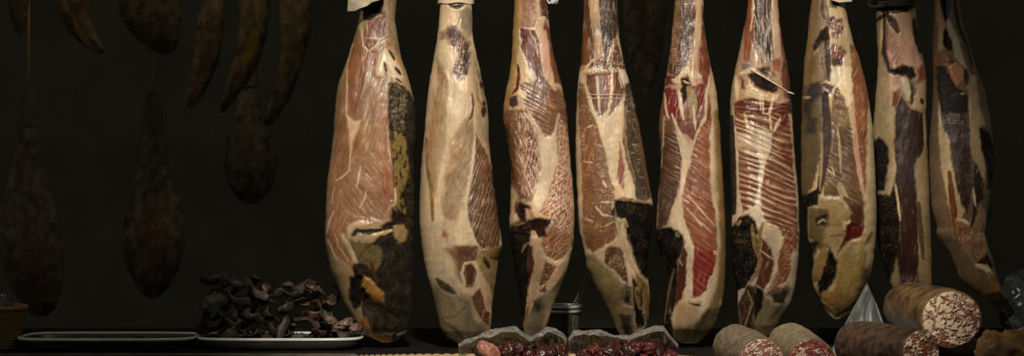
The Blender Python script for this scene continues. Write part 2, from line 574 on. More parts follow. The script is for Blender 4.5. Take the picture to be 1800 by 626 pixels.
# ---------------------------------------------------------------- first
P, T = Pm(560), Sm(560)
HAMS.append(dict(seed=11, Y=0.00, lean=.06, base=('fat', (162, 132, 94)), back=(70, 55, 36),
    label='broad ham with plain brick-red cut face and black lower right side, carrying a paper tag',
    L=ext(outline(560, [(0, [(222, 40), (205, 130), (185, 200), (165, 260), (145, 330), (120, 390), (100, 450), (90, 520), (83, 620)]),
        (200, [(75, 130), (60, 250), (45, 350), (38, 480), (34, 600)]),
        (400, [(32, 50), (45, 150), (65, 230), (95, 300), (130, 390), (170, 460), (210, 530), (250, 572), (300, 596), (330, 602)])]), 0),
    R=ext(outline(560, [(0, [(410, 0), (400, 100), (415, 200), (430, 280), (442, 330), (468, 400), (488, 470), (508, 560), (516, 620)]),
        (200, [(500, 200), (504, 400), (500, 560)]), (400, [(500, 100), (503, 300), (498, 450), (470, 540), (420, 590), (380, 602)])]), 0),
    layers=[
    P(0, 'rind', [(350, -400), (420, -400), (410, 0), (400, 100), (430, 280), (440, 330), (400, 270), (370, 220), (360, 190), (365, 120)], c=(160, 130, 95)),
    P(0, 'crust', [(230, -100), (345, -100), (330, 80), (300, 85), (280, 110), (235, 105), (222, 60)], c=(34, 28, 20), sp=.3, h=-4),
    P(0, 'lean', [(205, 160), (225, 190), (240, 150), (270, 110), (300, 80), (350, 60), (358, 110), (360, 185), (390, 235), (320, 270), (300, 400), (345, 420), (352, 480), (365, 626), (372, 800), (390, 900), (388, 1060), (370, 1100), (390, 1140), (330, 1170), (280, 1150), (240, 1165), (190, 1180), (150, 1225), (135, 1255), (175, 1355), (185, 1425), (160, 1400), (120, 1370), (90, 1340), (60, 1310), (45, 1250), (50, 1130), (60, 980), (85, 800), (95, 640), (105, 520), (128, 420), (165, 345), (180, 230)], c=(158, 107, 76), ang=74, fib=.8, mb=.2, part='main'),
    P(200, 'lean', [(190, 250), (300, 180), (365, 300), (385, 450), (330, 560), (200, 540), (120, 500), (130, 380)], c=(156, 106, 76), ang=-54, fib=1.2, f=9, np=1, a=.9),
    P(0, 'lean', [(160, 280), (235, 200), (270, 260), (235, 420), (200, 610), (165, 600), (155, 480)], c=(144, 90, 62), ang=80, fib=.7, np=1),
    P(0, 'lean', [(235, 190), (262, 110), (350, 80), (355, 180), (320, 205), (270, 255)], c=(128, 74, 54), ang=80, np=1),
    P(0, 'lean', [(355, 626), (380, 900), (385, 1050), (350, 1130), (330, 1000), (345, 800)], c=(150, 92, 66), np=1, f=7, ang=110),
    T(0, 'fat', [(185, 230), (155, 330), (152, 480), (150, 600), (165, 626)], w=4),
    P(200, 'fat', [(152, 0), (185, 40), (222, 35), (205, 90), (182, 150), (170, 200), (163, 110)], c=(206, 172, 132)),
    T(200, 'fat', [(175, 100), (170, 200), (165, 300)], w=4), T(200, 'fat', [(165, 295), (130, 330), (98, 355)], w=4),
    T(0, 'fat', [(232, 190), (235, 240), (262, 268), (310, 235), (360, 205)], w=4),
    T(0, 'fat', [(230, 60), (225, 130), (235, 230)], w=8),
    T(0, 'fat', [(262, 110), (255, 150), (262, 175)], w=2.5), T(0, 'fat', [(250, 200), (330, 200), (352, 185)], w=3),
    T(0, 'fat', [(275, 270), (262, 400), (235, 470), (222, 520)], w=2), T(0, 'fat', [(300, 420), (265, 510), (240, 626)], w=1.8),
    T(200, 'fat', [(222, 270), (212, 330), (200, 395)], w=3.4), T(200, 'fat', [(250, 405), (240, 450), (215, 495)], w=4.2),
    T(200, 'fat', [(85, 515), (65, 560), (48, 625)], w=5), T(200, 'fat', [(355, 60), (362, 180), (385, 290)], w=2),
    T(200, 'fat', [(270, 0), (235, 110)], w=2), T(200, 'fat', [(90, 380), (75, 470)], w=2),
    P(0, 'blood', [(275, 275), (312, 265), (298, 330), (290, 350), (262, 330)], a=.6, c=(140, 62, 52), np=1),
    P(0, 'bone', [(345, 252), (370, 280), (400, 300), (440, 400), (428, 442), (395, 425), (378, 390), (352, 345), (345, 400), (305, 402), (303, 340), (318, 280)], c=(214, 186, 150), h=4),
    T(0, 'blood', [(345, 330), (355, 380)], w=6), T(0, 'dark', [(400, 355), (425, 392)], w=9, h=-3), T(0, 'dark', [(402, 415), (432, 432)], w=6, h=-2), T(0, 'dark', [(368, 268), (396, 312)], w=8, h=-2),
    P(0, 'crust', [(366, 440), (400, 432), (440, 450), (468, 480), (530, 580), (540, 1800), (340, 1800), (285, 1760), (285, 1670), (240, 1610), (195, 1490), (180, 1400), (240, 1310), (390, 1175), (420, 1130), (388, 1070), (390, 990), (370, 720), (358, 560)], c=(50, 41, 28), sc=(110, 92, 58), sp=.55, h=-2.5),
    P(0, 'crust', [(368, 445), (410, 440), (445, 460), (460, 500), (455, 620), (440, 690), (390, 680), (365, 570)], c=(104, 86, 62), sc=(170, 150, 118), sp=1.2, h=0, np=1, bk=.42, bs=6),
    P(200, 'yellow', [(385, 90), (440, 100), (450, 160), (468, 300), (462, 335), (440, 380), (430, 440), (458, 480), (450, 530), (380, 482), (400, 430), (385, 290), (382, 180)], c=(142, 112, 58), wp=9, bk=.40, bs=7, np=1),
    T(200, 'fat', [(395, 390), (400, 440), (390, 480)], w=8, c=(190, 160, 120)),
    P(200, 'dark', [(380, 490), (410, 510), (452, 535), (440, 575), (400, 585), (340, 610), (320, 590), (375, 560)], c=(54, 30, 22), h=-2),
    P(400, 'rind', [(160, 60), (250, 80), (320, 100), (330, 180), (300, 230), (230, 180), (200, 195), (160, 120)], c=(112, 90, 54), wp=6),
    P(200, 'bone', [(150, 606), (165, 575), (215, 560), (285, 575), (245, 590), (195, 600), (170, 640), (160, 655)], c=(196, 160, 122), h=2),
    P(400, 'yellow', [(390, -10), (435, -15), (462, 20), (450, 70), (415, 80), (385, 40)], c=(160, 128, 80)),
    T(400, 'dark', [(185, 42), (200, 20), (250, 25), (300, 22), (375, 5)], w=15, h=-4),
    T(400, 'bone', [(245, 60), (300, 38), (345, 28), (378, 14)], w=11, c=(186, 150, 100)),
    T(400, 'fat', [(130, 40), (165, 110), (200, 185)], w=14, c=(190, 158, 120)), T(400, 'fat', [(55, 60), (75, 110), (100, 170)], w=5),
    T(400, 'fat', [(90, 30), (110, 100), (165, 180)], w=3),
    P(400, 'dark', [(165, 262), (240, 252), (232, 320), (282, 380), (230, 400), (195, 442), (160, 380)], c=(30, 22, 16)),
    P(400, 'yellow', [(240, 250), (275, 270), (342, 350), (342, 395), (310, 390), (250, 352), (222, 322)], c=(176, 118, 54), h=5),
    T(400, 'dark', [(232, 320), (240, 335)], w=14, h=-2), T(400, 'blood', [(275, 190), (290, 240), (310, 290)], w=10, c=(80, 48, 34)),
    P(400, 'crust', [(220, 400), (270, 405), (330, 410), (420, 480), (440, 560), (280, 555), (240, 480)], c=(70, 58, 40), sp=.2, np=1),
    P(400, 'yellow', [(222, 480), (258, 470), (270, 545), (240, 562)], c=(160, 102, 44)),
    P(400, 'yellow', [(285, 562), (390, 556), (375, 605), (315, 605)], c=(120, 86, 44)),
    T(400, 'fat', [(410, 565), (468, 540)], w=8, c=(135, 122, 100)),
    ]))
# ---------------------------------------------------------------- second
P, T = Pm(720), Sm(720)
HAMS.append(dict(seed=23, Y=0.0, lean=.068, base=('fat', (204, 174, 134)), back=(120, 98, 66), df=.66,
    label='pale fat-covered ham with a paper band round its shank and a bruised patch below it',
    L=ext(outline(720, [(0, [(160, 0), (155, 100), (148, 170), (135, 250), (120, 340), (105, 420), (92, 520), (83, 620)]),
        (200, [(75, 120), (62, 250), (55, 350), (50, 470), (52, 600)]), (400, [(58, 50), (72, 170), (90, 250), (115, 330), (140, 440), (160, 530), (200, 585), (250, 608), (290, 620)])]), 0),
    R=ext(outline(720, [(0, [(328, 0), (328, 100), (332, 200), (350, 280), (370, 370), (385, 450), (405, 540), (415, 620)]),
        (200, [(415, 130), (430, 270), (445, 400), (460, 500), (472, 600)]), (400, [(478, 20), (488, 100), (465, 160), (455, 250), (442, 340), (432, 420), (428, 520), (410, 575), (340, 620)])]), 0),
    layers=[
    P(0, 'rind', [(268, 60), (300, 35), (330, 60), (330, 160), (305, 205), (265, 140)], c=(158, 136, 106)),
    T(0, 'dark', [(212, 28), (245, 38), (280, 28)], w=10, h=-2, c=(60, 46, 34)), T(0, 'rind', [(268, 60), (255, 140)], w=3, c=(150, 125, 95)),  # the dark stroke paints the shading below the paper band
    P(0, 'rind', [(305, 190), (350, 280), (425, 640), (445, 900), (345, 660), (322, 440)], c=(186, 156, 118), f=5, np=1),
    T(0, 'rind', [(340, 330), (370, 440), (400, 600)], w=5, c=(140, 112, 80), f=2),
    P(0, 'lean', [(145, 315), (165, 360), (200, 420), (190, 626), (182, 760), (150, 890), (140, 1030), (125, 1030), (110, 920), (95, 770), (112, 626), (120, 520), (150, 430)], c=(158, 116, 80), ang=88, fib=.8, a=.9, f=4, rd=.12, rang=8),
    P(200, 'fat', [(120, 60), (180, 60), (175, 180), (135, 380), (120, 250)], c=(178, 144, 106), a=.65, f=6, np=1),
    T(200, 'lean', [(95, 130), (100, 300), (118, 400), (125, 560)], w=10, c=(150, 108, 72), ang=88),
    P(200, 'lean', [(290, 30), (335, -20), (340, 120), (325, 300), (300, 400), (270, 500), (240, 570), (190, 560), (165, 500), (182, 350), (210, 250), (230, 130)], c=(160, 118, 84), ang=72, fib=.9, f=4, a=.92, rd=.14, rang=75, rper=4),
    P(0, 'blood', [(160, 170), (192, 160), (190, 205), (165, 212)], c=(122, 72, 58), f=3, a=.8, np=1),
    P(0, 'blood', [(195, 150), (240, 130), (270, 170), (312, 215), (312, 310), (302, 385), (295, 415), (250, 415), (220, 392), (240, 330), (258, 280), (215, 240), (198, 195)], c=(104, 56, 48), f=3.5, wp=8, mb=.9),
    P(0, 'dark', [(288, 228), (312, 222), (314, 325), (302, 395), (284, 385)], c=(50, 30, 26), f=2.5, h=-2, np=1), P(0, 'crust', [(195, 145), (240, 130), (265, 180), (230, 245), (205, 215)], c=(98, 78, 74), sc=(190, 175, 160), sp=1.0, a=.8, h=1, f=3, np=1),
    P(0, 'blood', [(145, 310), (175, 360), (195, 430), (165, 440), (150, 380)], c=(140, 84, 60), f=4, a=.8, np=1),
    T(0, 'dark', [(385, 540), (382, 610)], w=13, h=-2), T(0, 'dark', [(370, 430), (372, 460)], w=8, h=-1), T(0, 'blood', [(325, 490), (332, 560), (318, 626)], w=7, c=(112, 60, 44)),
    T(0, 'lean', [(345, 430), (355, 520), (380, 560)], w=5, c=(140, 110, 80)),
    P(200, 'lean', [(340, 80), (355, 130), (400, 215), (430, 300), (450, 420), (465, 560), (470, 640), (460, 700), (410, 720), (370, 705), (335, 640), (312, 580), (302, 480), (320, 370), (337, 250), (332, 150)], c=(98, 62, 42), ang=72, fib=1.4, mb=.45, rd=.36, rang=72, rper=5.5),
    P(200, 'lean', [(340, 80), (355, 130), (400, 215), (430, 300), (370, 330), (335, 260)], c=(120, 78, 52), ang=110, np=1, f=5, a=.8),
    T(200, 'fat', [(340, 30), (338, 120), (332, 250), (308, 380), (292, 480), (302, 580), (335, 655)], w=8),
    T(200, 'fat', [(345, 80), (385, 150), (410, 215), (430, 290)], w=8, c=(196, 150, 118)), T(200, 'fat', [(430, 280), (452, 420), (468, 560)], w=4, c=(160, 110, 80)),
    P(400, 'lean', [(188, 20), (200, 30), (195, 60), (172, 50), (175, 15)], c=(165, 100, 72), f=3, np=1), 
    P(400, 'lean', [(185, 120), (240, 100), (352, 100), (358, 150), (345, 260), (330, 320), (300, 325), (270, 290), (250, 250), (236, 180)], c=(118, 84, 58), f=5, fib=.5),
    P(400, 'blood', [(250, 105), (345, 105), (345, 150), (300, 165), (255, 150)], c=(105, 58, 46), f=4, np=1),
    T(400, 'fat', [(290, 300), (272, 240), (290, 190), (340, 185), (358, 250), (330, 325)], w=9), 
    P(400, 'blood', [(290, 200), (320, 190), (345, 230), (330, 312), (300, 290)], c=(92, 52, 40), f=2.5, np=1),
    P(400, 'rind', [(105, 330), (150, 292), (240, 352), (320, 362), (340, 470), (420, 540), (430, 650), (250, 650), (150, 540)], c=(146, 124, 90), f=4),
    P(400, 'fat', [(140, 230), (200, 200), (250, 290), (320, 350), (250, 365), (180, 310)], c=(184, 158, 122), f=5, a=.8, np=1),
    T(400, 'dark', [(148, 280), (180, 312), (232, 348)], w=20, f=3, c=(74, 58, 44), h=-3),
    T(400, 'rind', [(170, 480), (240, 470), (300, 420)], w=8, c=(120, 100, 72), f=3), T(400, 'rind', [(180, 500), (240, 540), (280, 600)], w=12, c=(112, 92, 66), f=4),
    P(400, 'yellow', [(368, 110), (470, 95), (500, 98), (482, 140), (452, 180), (442, 250), (442, 390), (402, 300), (360, 200)], c=(160, 128, 76), wp=6, h=2),
    T(400, 'dark', [(388, 168), (412, 212)], w=12, h=-3), T(400, 'dark', [(420, 155), (450, 165), (475, 145)], w=6, h=-2),
    P(400, 'lean', [(368, 318), (392, 390), (420, 460), (422, 520), (380, 502), (340, 440), (320, 370), (350, 330)], c=(100, 62, 44), rd=.3, rang=15, rper=5),
    T(400, 'fat', [(376, 262), (402, 340), (408, 430)], w=20, c=(196, 152, 116)), T(400, 'yellow', [(318, 370), (340, 442), (380, 502), (425, 535)], w=7, c=(170, 140, 92)), T(400, 'yellow', [(425, 530), (415, 460)], w=8, c=(170, 130, 80)),
    ]))
# ---------------------------------------------------------------- third
P, T = Pm(860), Sm(860)
HAMS.append(dict(seed=37, Y=-0.01, base=('fat', (198, 162, 122)), back=(110, 84, 50), db=.8,
    label='ham with fat-streaked shredded face and dark torn hole, white string at its shank',
    L=ext(outline(860, [(0, [(132, 0), (130, 60), (122, 180), (118, 300), (105, 400), (85, 480), (75, 560), (72, 626)]), (200, [(90, 100), (105, 200), (115, 300), (112, 400), (110, 500), (105, 570)]),
        (400, [(105, 50), (120, 130), (135, 220), (150, 320), (165, 420), (175, 500), (185, 560), (205, 592)])]), 0),
    R=ext(outline(860, [(0, [(308, 0), (310, 80), (318, 170), (335, 270), (360, 370), (380, 450), (400, 540), (410, 626)]), (200, [(420, 180), (432, 300), (440, 400), (447, 520)]),
        (400, [(445, 50), (435, 120), (415, 200), (390, 280), (360, 350), (325, 440), (300, 520), (285, 560), (262, 592)])]), 0),
    layers=[
    P(0, 'rind', [(120, -400), (155, -400), (158, 0), (158, 240), (145, 330), (150, 420), (112, 540), (110, 640), (60, 640), (80, 480), (112, 330)], c=(176, 136, 76)),
    P(0, 'yellow', [(162, -40), (250, -40), (245, 150), (200, 152), (165, 140)], c=(160, 104, 64), f=4, h=-.5),
    P(0, 'lean', [(268, -300), (305, -300), (306, 100), (272, 95), (262, 20)], c=(92, 46, 36), mb=.5), 
    P(0, 'lean', [(165, 148), (240, 158), (258, 210), (272, 262), (282, 400), (302, 425), (320, 452), (230, 432), (200, 330), (165, 262)], c=(118, 66, 48), ang=100, fib=1.0),
    P(0, 'blood', [(165, 158), (195, 155), (198, 212), (170, 225)], c=(104, 34, 40), f=4, np=1),
    P(0, 'lean', [(290, 95), (316, 170), (336, 270), (362, 370), (372, 442), (340, 432), (320, 350), (302, 240), (282, 160)], c=(132, 78, 54), ang=105),
    T(0, 'fat', [(285, 170), (290, 300), (302, 410)], w=25, c=(198, 152, 124)), T(0, 'fat', [(162, 250), (195, 345), (222, 390)], w=9), T(0, 'fat', [(182, 148), (240, 155), (262, 212)], w=5), T(0, 'fat', [(205, 150), (240, 220), (258, 300)], w=2.5),
    T(0, 'fat', [(262, 100), (290, 90)], w=10), T(0, 'fat', [(240, 60), (245, 150)], w=4, c=(150, 110, 75)), T(0, 'fat', [(160, 150), (165, 240)], w=3),
    P(0, 'lean', [(160, 440), (240, 430), (330, 450), (372, 470), (402, 560), (412, 690), (360, 690), (345, 700), (310, 728), (288, 716), (262, 660), (220, 626), (180, 540)], c=(138, 90, 66), ang=-28, rd=.35, rang=-26, rper=7, mb=.2),
    P(0, 'fat', [(195, 345), (232, 370), (252, 412), (232, 432), (200, 412), (188, 380)], c=(222, 196, 160), h=1.5), P(0, 'fat', [(160, 470), (196, 478), (192, 522), (174, 512), (150, 490)], c=(214, 186, 150)),
    T(0, 'fat', [(320, 440), (345, 470)], w=10),
    T(0, 'blood', [(152, 340), (158, 390), (150, 460), (128, 492)], w=9, c=(96, 30, 26)), P(0, 'dark', [(110, 510), (150, 500), (156, 550), (130, 572), (108, 552)], c=(62, 34, 28), h=-2, np=1),
    P(200, 'lean', [(85, -20), (222, -20), (252, 80), (262, 200), (282, 300), (252, 400), (217, 472), (160, 452), (140, 400), (135, 300), (108, 150)], c=(130, 86, 62), ang=100, fib=1.5, mb=.8, rd=.35, rang=-64, rper=6, r=.32),
    P(200, 'lean', [(80, 0), (110, 0), (140, 180), (150, 400), (120, 380), (105, 180)], c=(110, 62, 42), ang=98, fib=1.4, np=1, f=3),
    P(200, 'fat', [(262, 95), (300, 130), (346, 95), (362, 250), (332, 342), (302, 452), (262, 505), (220, 482), (240, 390), (270, 300), (258, 200)], c=(214, 184, 148), f=4, wp=9),
    T(200, 'fat', [(205, 0), (240, 60), (268, 130)], w=14), T(200, 'fat', [(360, 0), (350, 80), (345, 130)], w=10),
    P(200, 'lean', [(362, 20), (400, 60), (414, 200), (428, 350), (436, 500), (436, 830), (420, 660), (410, 720), (400, 770), (350, 790), (300, 750), (270, 700), (300, 626), (345, 560), (262, 522), (302, 452), (332, 350), (362, 250), (350, 100)], c=(172, 118, 88), ang=55, mb=1.0, rd=.4, rang=36, rper=6, r=.34),
    P(400, 'lean', [(280, 40), (330, 10), (410, 40), (425, 110), (398, 172), (350, 192), (300, 152), (270, 100)], c=(160, 104, 74), mb=.7, rd=.35, rang=40, rper=9, np=1),
    P(400, 'lean', [(285, 178), (352, 200), (332, 262), (290, 345), (258, 332), (268, 250)], c=(122, 72, 52), mb=.8),
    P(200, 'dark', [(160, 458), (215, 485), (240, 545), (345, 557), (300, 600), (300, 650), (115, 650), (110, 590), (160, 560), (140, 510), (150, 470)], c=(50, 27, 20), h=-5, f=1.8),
    P(200, 'bone', [(190, 500), (232, 510), (242, 552), (200, 562)], c=(178, 136, 100)), T(200, 'yellow', [(120, 585), (150, 580), (182, 572)], w=9), T(200, 'blood', [(150, 450), (140, 520)], w=7, c=(110, 50, 40)),
    P(400, 'lean', [(195, 90), (230, 100), (240, 240), (215, 345), (200, 300), (205, 180)], c=(90, 50, 34)),
    P(400, 'crust', [(60, 0), (215, 40), (205, 180), (212, 250), (198, 420), (175, 570), (140, 570), (80, 200)], c=(32, 25, 18), sc=(70, 58, 38), sp=.35, h=-5),
    T(400, 'yellow', [(175, 130), (190, 95), (215, 75)], w=7, c=(140, 108, 66)),
    P(400, 'rind', [(390, 240), (362, 345), (300, 440), (265, 610), (180, 610), (178, 520), (222, 400), (290, 352), (332, 282)], c=(148, 124, 92), f=4),
    P(400, 'crust', [(220, 390), (270, 372), (288, 420), (262, 462), (228, 442)], c=(66, 56, 44), f=5, sp=.15, h=-1, np=1), P(400, 'rind', [(390, 235), (405, 250), (350, 350), (325, 330), (350, 280)], c=(96, 82, 58), f=5, a=.75, np=1),
    T(400, 'fat', [(232, 30), (262, 110), (270, 170), (250, 250), (230, 330), (205, 440)], w=25, c=(192, 154, 116)), T(400, 'fat', [(288, 158), (345, 192), (390, 175), (425, 110)], w=16), T(400, 'fat', [(385, 185), (345, 260), (308, 318)], w=24, c=(196, 162, 126)),
    T(400, 'fat', [(245, 290), (270, 320), (300, 290)], w=6), T(400, 'fat', [(250, 350), (262, 310)], w=4), T(400, 'yellow', [(205, 420), (190, 500)], w=8, c=(165, 118, 66)),
    P(200, 'fat', [(140, 0), (222, -20), (252, 80), (262, 200), (282, 300), (252, 400), (217, 440), (170, 420), (160, 250)], c=(206, 160, 132), np=1, bk=.54, bs=3.2, bst=4.5, r=.26, a=.85, h=.6),  # broken pale fat that also paints in wet highlights
    P(200, 'fat', [(362, 20), (400, 60), (414, 200), (428, 350), (436, 500), (430, 640), (300, 560), (302, 452), (345, 330), (362, 250)], c=(212, 170, 142), np=1, bk=.50, bs=4, bst=2.2, r=.26, a=.85, h=.6),  # right side likewise: fat flecks doubling as painted wet highlights
    ]))
# ---------------------------------------------------------------- fourth
P, T = Pm(1000), Sm(1000)
HAMS.append(dict(seed=41, Y=0.0, base=('fat', (206, 176, 136)), back=(96, 74, 46),
    label='ham bound with two thin strings, with a white fat stripe and a yellow foot flap',
    L=ext(outline(1000, [(0, [(80, 0), (75, 120), (68, 230), (60, 340), (48, 420), (42, 500), (38, 626)]), (200, [(35, 100), (36, 250), (42, 400), (48, 520), (55, 626)]),
        (400, [(65, 60), (85, 150), (95, 210), (130, 290), (170, 370), (210, 440), (240, 510), (265, 560), (300, 590)])]), 0),
    R=ext(outline(1000, [(0, [(255, 0), (258, 120), (268, 220), (285, 310), (305, 390), (330, 470), (350, 560), (360, 626)]), (200, [(365, 30), (380, 120), (400, 230), (415, 330), (432, 420), (442, 470), (440, 560)]),
        (400, [(425, 50), (416, 150), (412, 240), (420, 300), (428, 380), (420, 460), (410, 520), (370, 570), (340, 590)])]), 0),
    layers=[
    P(0, 'fat', [(50, -300), (300, -300), (330, 420), (200, 380), (40, 420)], c=(172, 134, 98), f=8, np=1),
    P(0, 'lean', [(90, -300), (112, -300), (112, 60), (128, 120), (132, 200), (138, 300), (112, 335), (55, 350), (64, 230), (80, 120)], c=(124, 76, 52), ang=85),
    P(0, 'lean', [(145, -300), (255, -300), (252, 0), (256, 130), (250, 190), (215, 222), (200, 292), (180, 282), (165, 130)], c=(74, 56, 50), ang=92, fib=1.3, r=.34, mb=.35),
    T(0, 'fat', [(118, -200), (130, 40), (150, 180), (162, 290)], w=24, c=(176, 140, 102)), T(0, 'lean', [(98, 0), (105, 150), (120, 260)], w=10, c=(98, 62, 46)),
    P(0, 'lean', [(210, 230), (246, 208), (280, 300), (302, 362), (260, 372), (200, 372), (178, 330)], c=(104, 70, 52), mb=1.3, wp=7), P(0, 'lean', [(100, 340), (180, 300), (210, 350), (170, 372), (110, 380)], c=(104, 72, 52), mb=.8, np=1),
    P(0, 'lean', [(98, 390), (280, 378), (292, 470), (272, 532), (215, 612), (202, 582), (160, 617), (120, 552), (95, 480)], c=(116, 72, 50), ang=88),
    P(0, 'blood', [(193, 385), (227, 372), (227, 465), (188, 465)], c=(150, 66, 44), f=3, np=1),
    T(0, 'fat', [(150, 400), (155, 500), (165, 590)], w=7), T(0, 'fat', [(225, 360), (225, 470), (205, 600)], w=8), T(0, 'fat', [(258, 400), (275, 460)], w=4),
    P(0, 'fat', [(258, 362), (290, 370), (317, 422), (285, 455), (263, 400)], c=(214, 188, 152), h=1.5),
    P(0, 'lean', [(58, 430), (85, 440), (112, 520), (140, 626), (162, 700), (190, 790), (212, 916), (238, 986), (242, 1036), (228, 1066), (245, 1150), (252, 1205), (255, 1236), (232, 1268), (190, 1292), (130, 1330), (95, 1286), (78, 1196), (74, 996), (64, 746), (54, 626), (52, 520)], c=(138, 90, 58), mb=.75, fib=.6, ang=70),
    T(0, 'fat', [(60, 382), (100, 370), (150, 362), (172, 368)], w=9), T(0, 'fat', [(60, 385), (75, 435)], w=14), T(0, 'fat', [(128, 310), (82, 372)], w=5), T(0, 'fat', [(235, 220), (215, 280), (200, 340)], w=5), T(0, 'fat', [(250, 190), (270, 260), (285, 320)], w=8),
    T(0, 'fat', [(88, 440), (110, 520), (140, 620)], w=10),
    P(200, 'blood', [(265, 150), (284, 230), (290, 312), (284, 402), (265, 372), (250, 340), (260, 240)], c=(146, 76, 50), f=2),
    P(0, 'lean', [(290, 440), (320, 428), (345, 510), (362, 626), (372, 720), (392, 826), (428, 1036), (400, 1058), (350, 1046), (336, 946), (302, 866), (282, 746), (286, 600)], c=(84, 66, 52), ang=105, fib=1.3, mb=.6, r=.36),
    T(0, 'fat', [(300, 560), (290, 700), (310, 830), (345, 950)], w=4, c=(150, 120, 84)), T(200, 'yellow', [(340, 0), (372, 120), (398, 300), (430, 440)], w=13, c=(136, 94, 56)),
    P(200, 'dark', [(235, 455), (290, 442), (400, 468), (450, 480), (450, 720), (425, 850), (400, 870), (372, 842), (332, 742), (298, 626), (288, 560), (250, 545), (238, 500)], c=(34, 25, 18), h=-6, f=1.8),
    T(200, 'yellow', [(265, 610), (268, 565), (290, 555), (305, 592)], w=9, c=(180, 150, 96)), T(200, 'dark', [(228, 470), (236, 540)], w=9), T(200, 'fat', [(232, 470), (228, 500)], w=5), T(200, 'bone', [(262, 450), (320, 452), (352, 462)], w=8, c=(190, 150, 110)),
    T(200, 'fat', [(145, 488), (180, 532), (232, 538)], w=6), T(200, 'fat', [(172, 462), (232, 466)], w=5), T(200, 'fat', [(90, 550), (130, 562)], w=5), T(200, 'fat', [(190, 590), (230, 570)], w=5),
    T(200, 'fat', [(100, 70), (130, 60)], w=4), T(200, 'fat', [(180, 350), (195, 385)], w=6), T(200, 'fat', [(80, 250), (125, 258)], w=4),
    P(400, 'fat', [(130, 135), (190, 98), (252, 60), (262, -10), (292, 60), (322, 150), (350, 240), (325, 215), (285, 120), (225, 95), (190, 130), (188, 195), (160, 180)], c=(190, 160, 120)),
    P(400, 'lean', [(190, 125), (222, 100), (270, 105), (290, 160), (302, 230), (312, 305), (270, 262), (230, 222), (188, 195)], c=(108, 72, 54), mb=.9),
    P(400, 'rind', [(85, 150), (130, 142), (190, 200), (250, 250), (290, 320), (282, 400), (340, 430), (350, 600), (290, 600), (200, 430), (110, 240)], c=(152, 126, 86), f=3),
    P(400, 'rind', [(200, 240), (280, 320), (280, 400), (240, 380), (190, 300)], c=(140, 120, 66), f=6, np=1),
    P(400, 'crust', [(290, 300), (330, 320), (340, 422), (300, 412), (270, 380)], c=(46, 38, 28), f=5, h=-2, sp=.3), P(400, 'crust', [(260, 460), (330, 465), (335, 570), (290, 565)], c=(46, 36, 28), f=4, sp=.3, np=1),
    P(400, 'rind', [(170, 330), (222, 362), (282, 402), (240, 412), (190, 382)], c=(92, 70, 50), f=6, a=.7, np=1),
    P(400, 'dark', [(328, 250), (355, 300), (385, 420), (400, 520), (352, 540), (340, 430)], c=(32, 25, 18), h=-6),
    P(400, 'yellow', [(345, 225), (400, 288), (428, 370), (412, 528), (395, 470), (385, 400), (355, 330)], c=(150, 110, 58), h=3), T(400, 'yellow', [(352, 320), (362, 370), (372, 425)], w=15, c=(140, 110, 66)), T(400, 'dark', [(390, 300), (375, 340), (380, 420)], w=5, h=-2),
    ]))
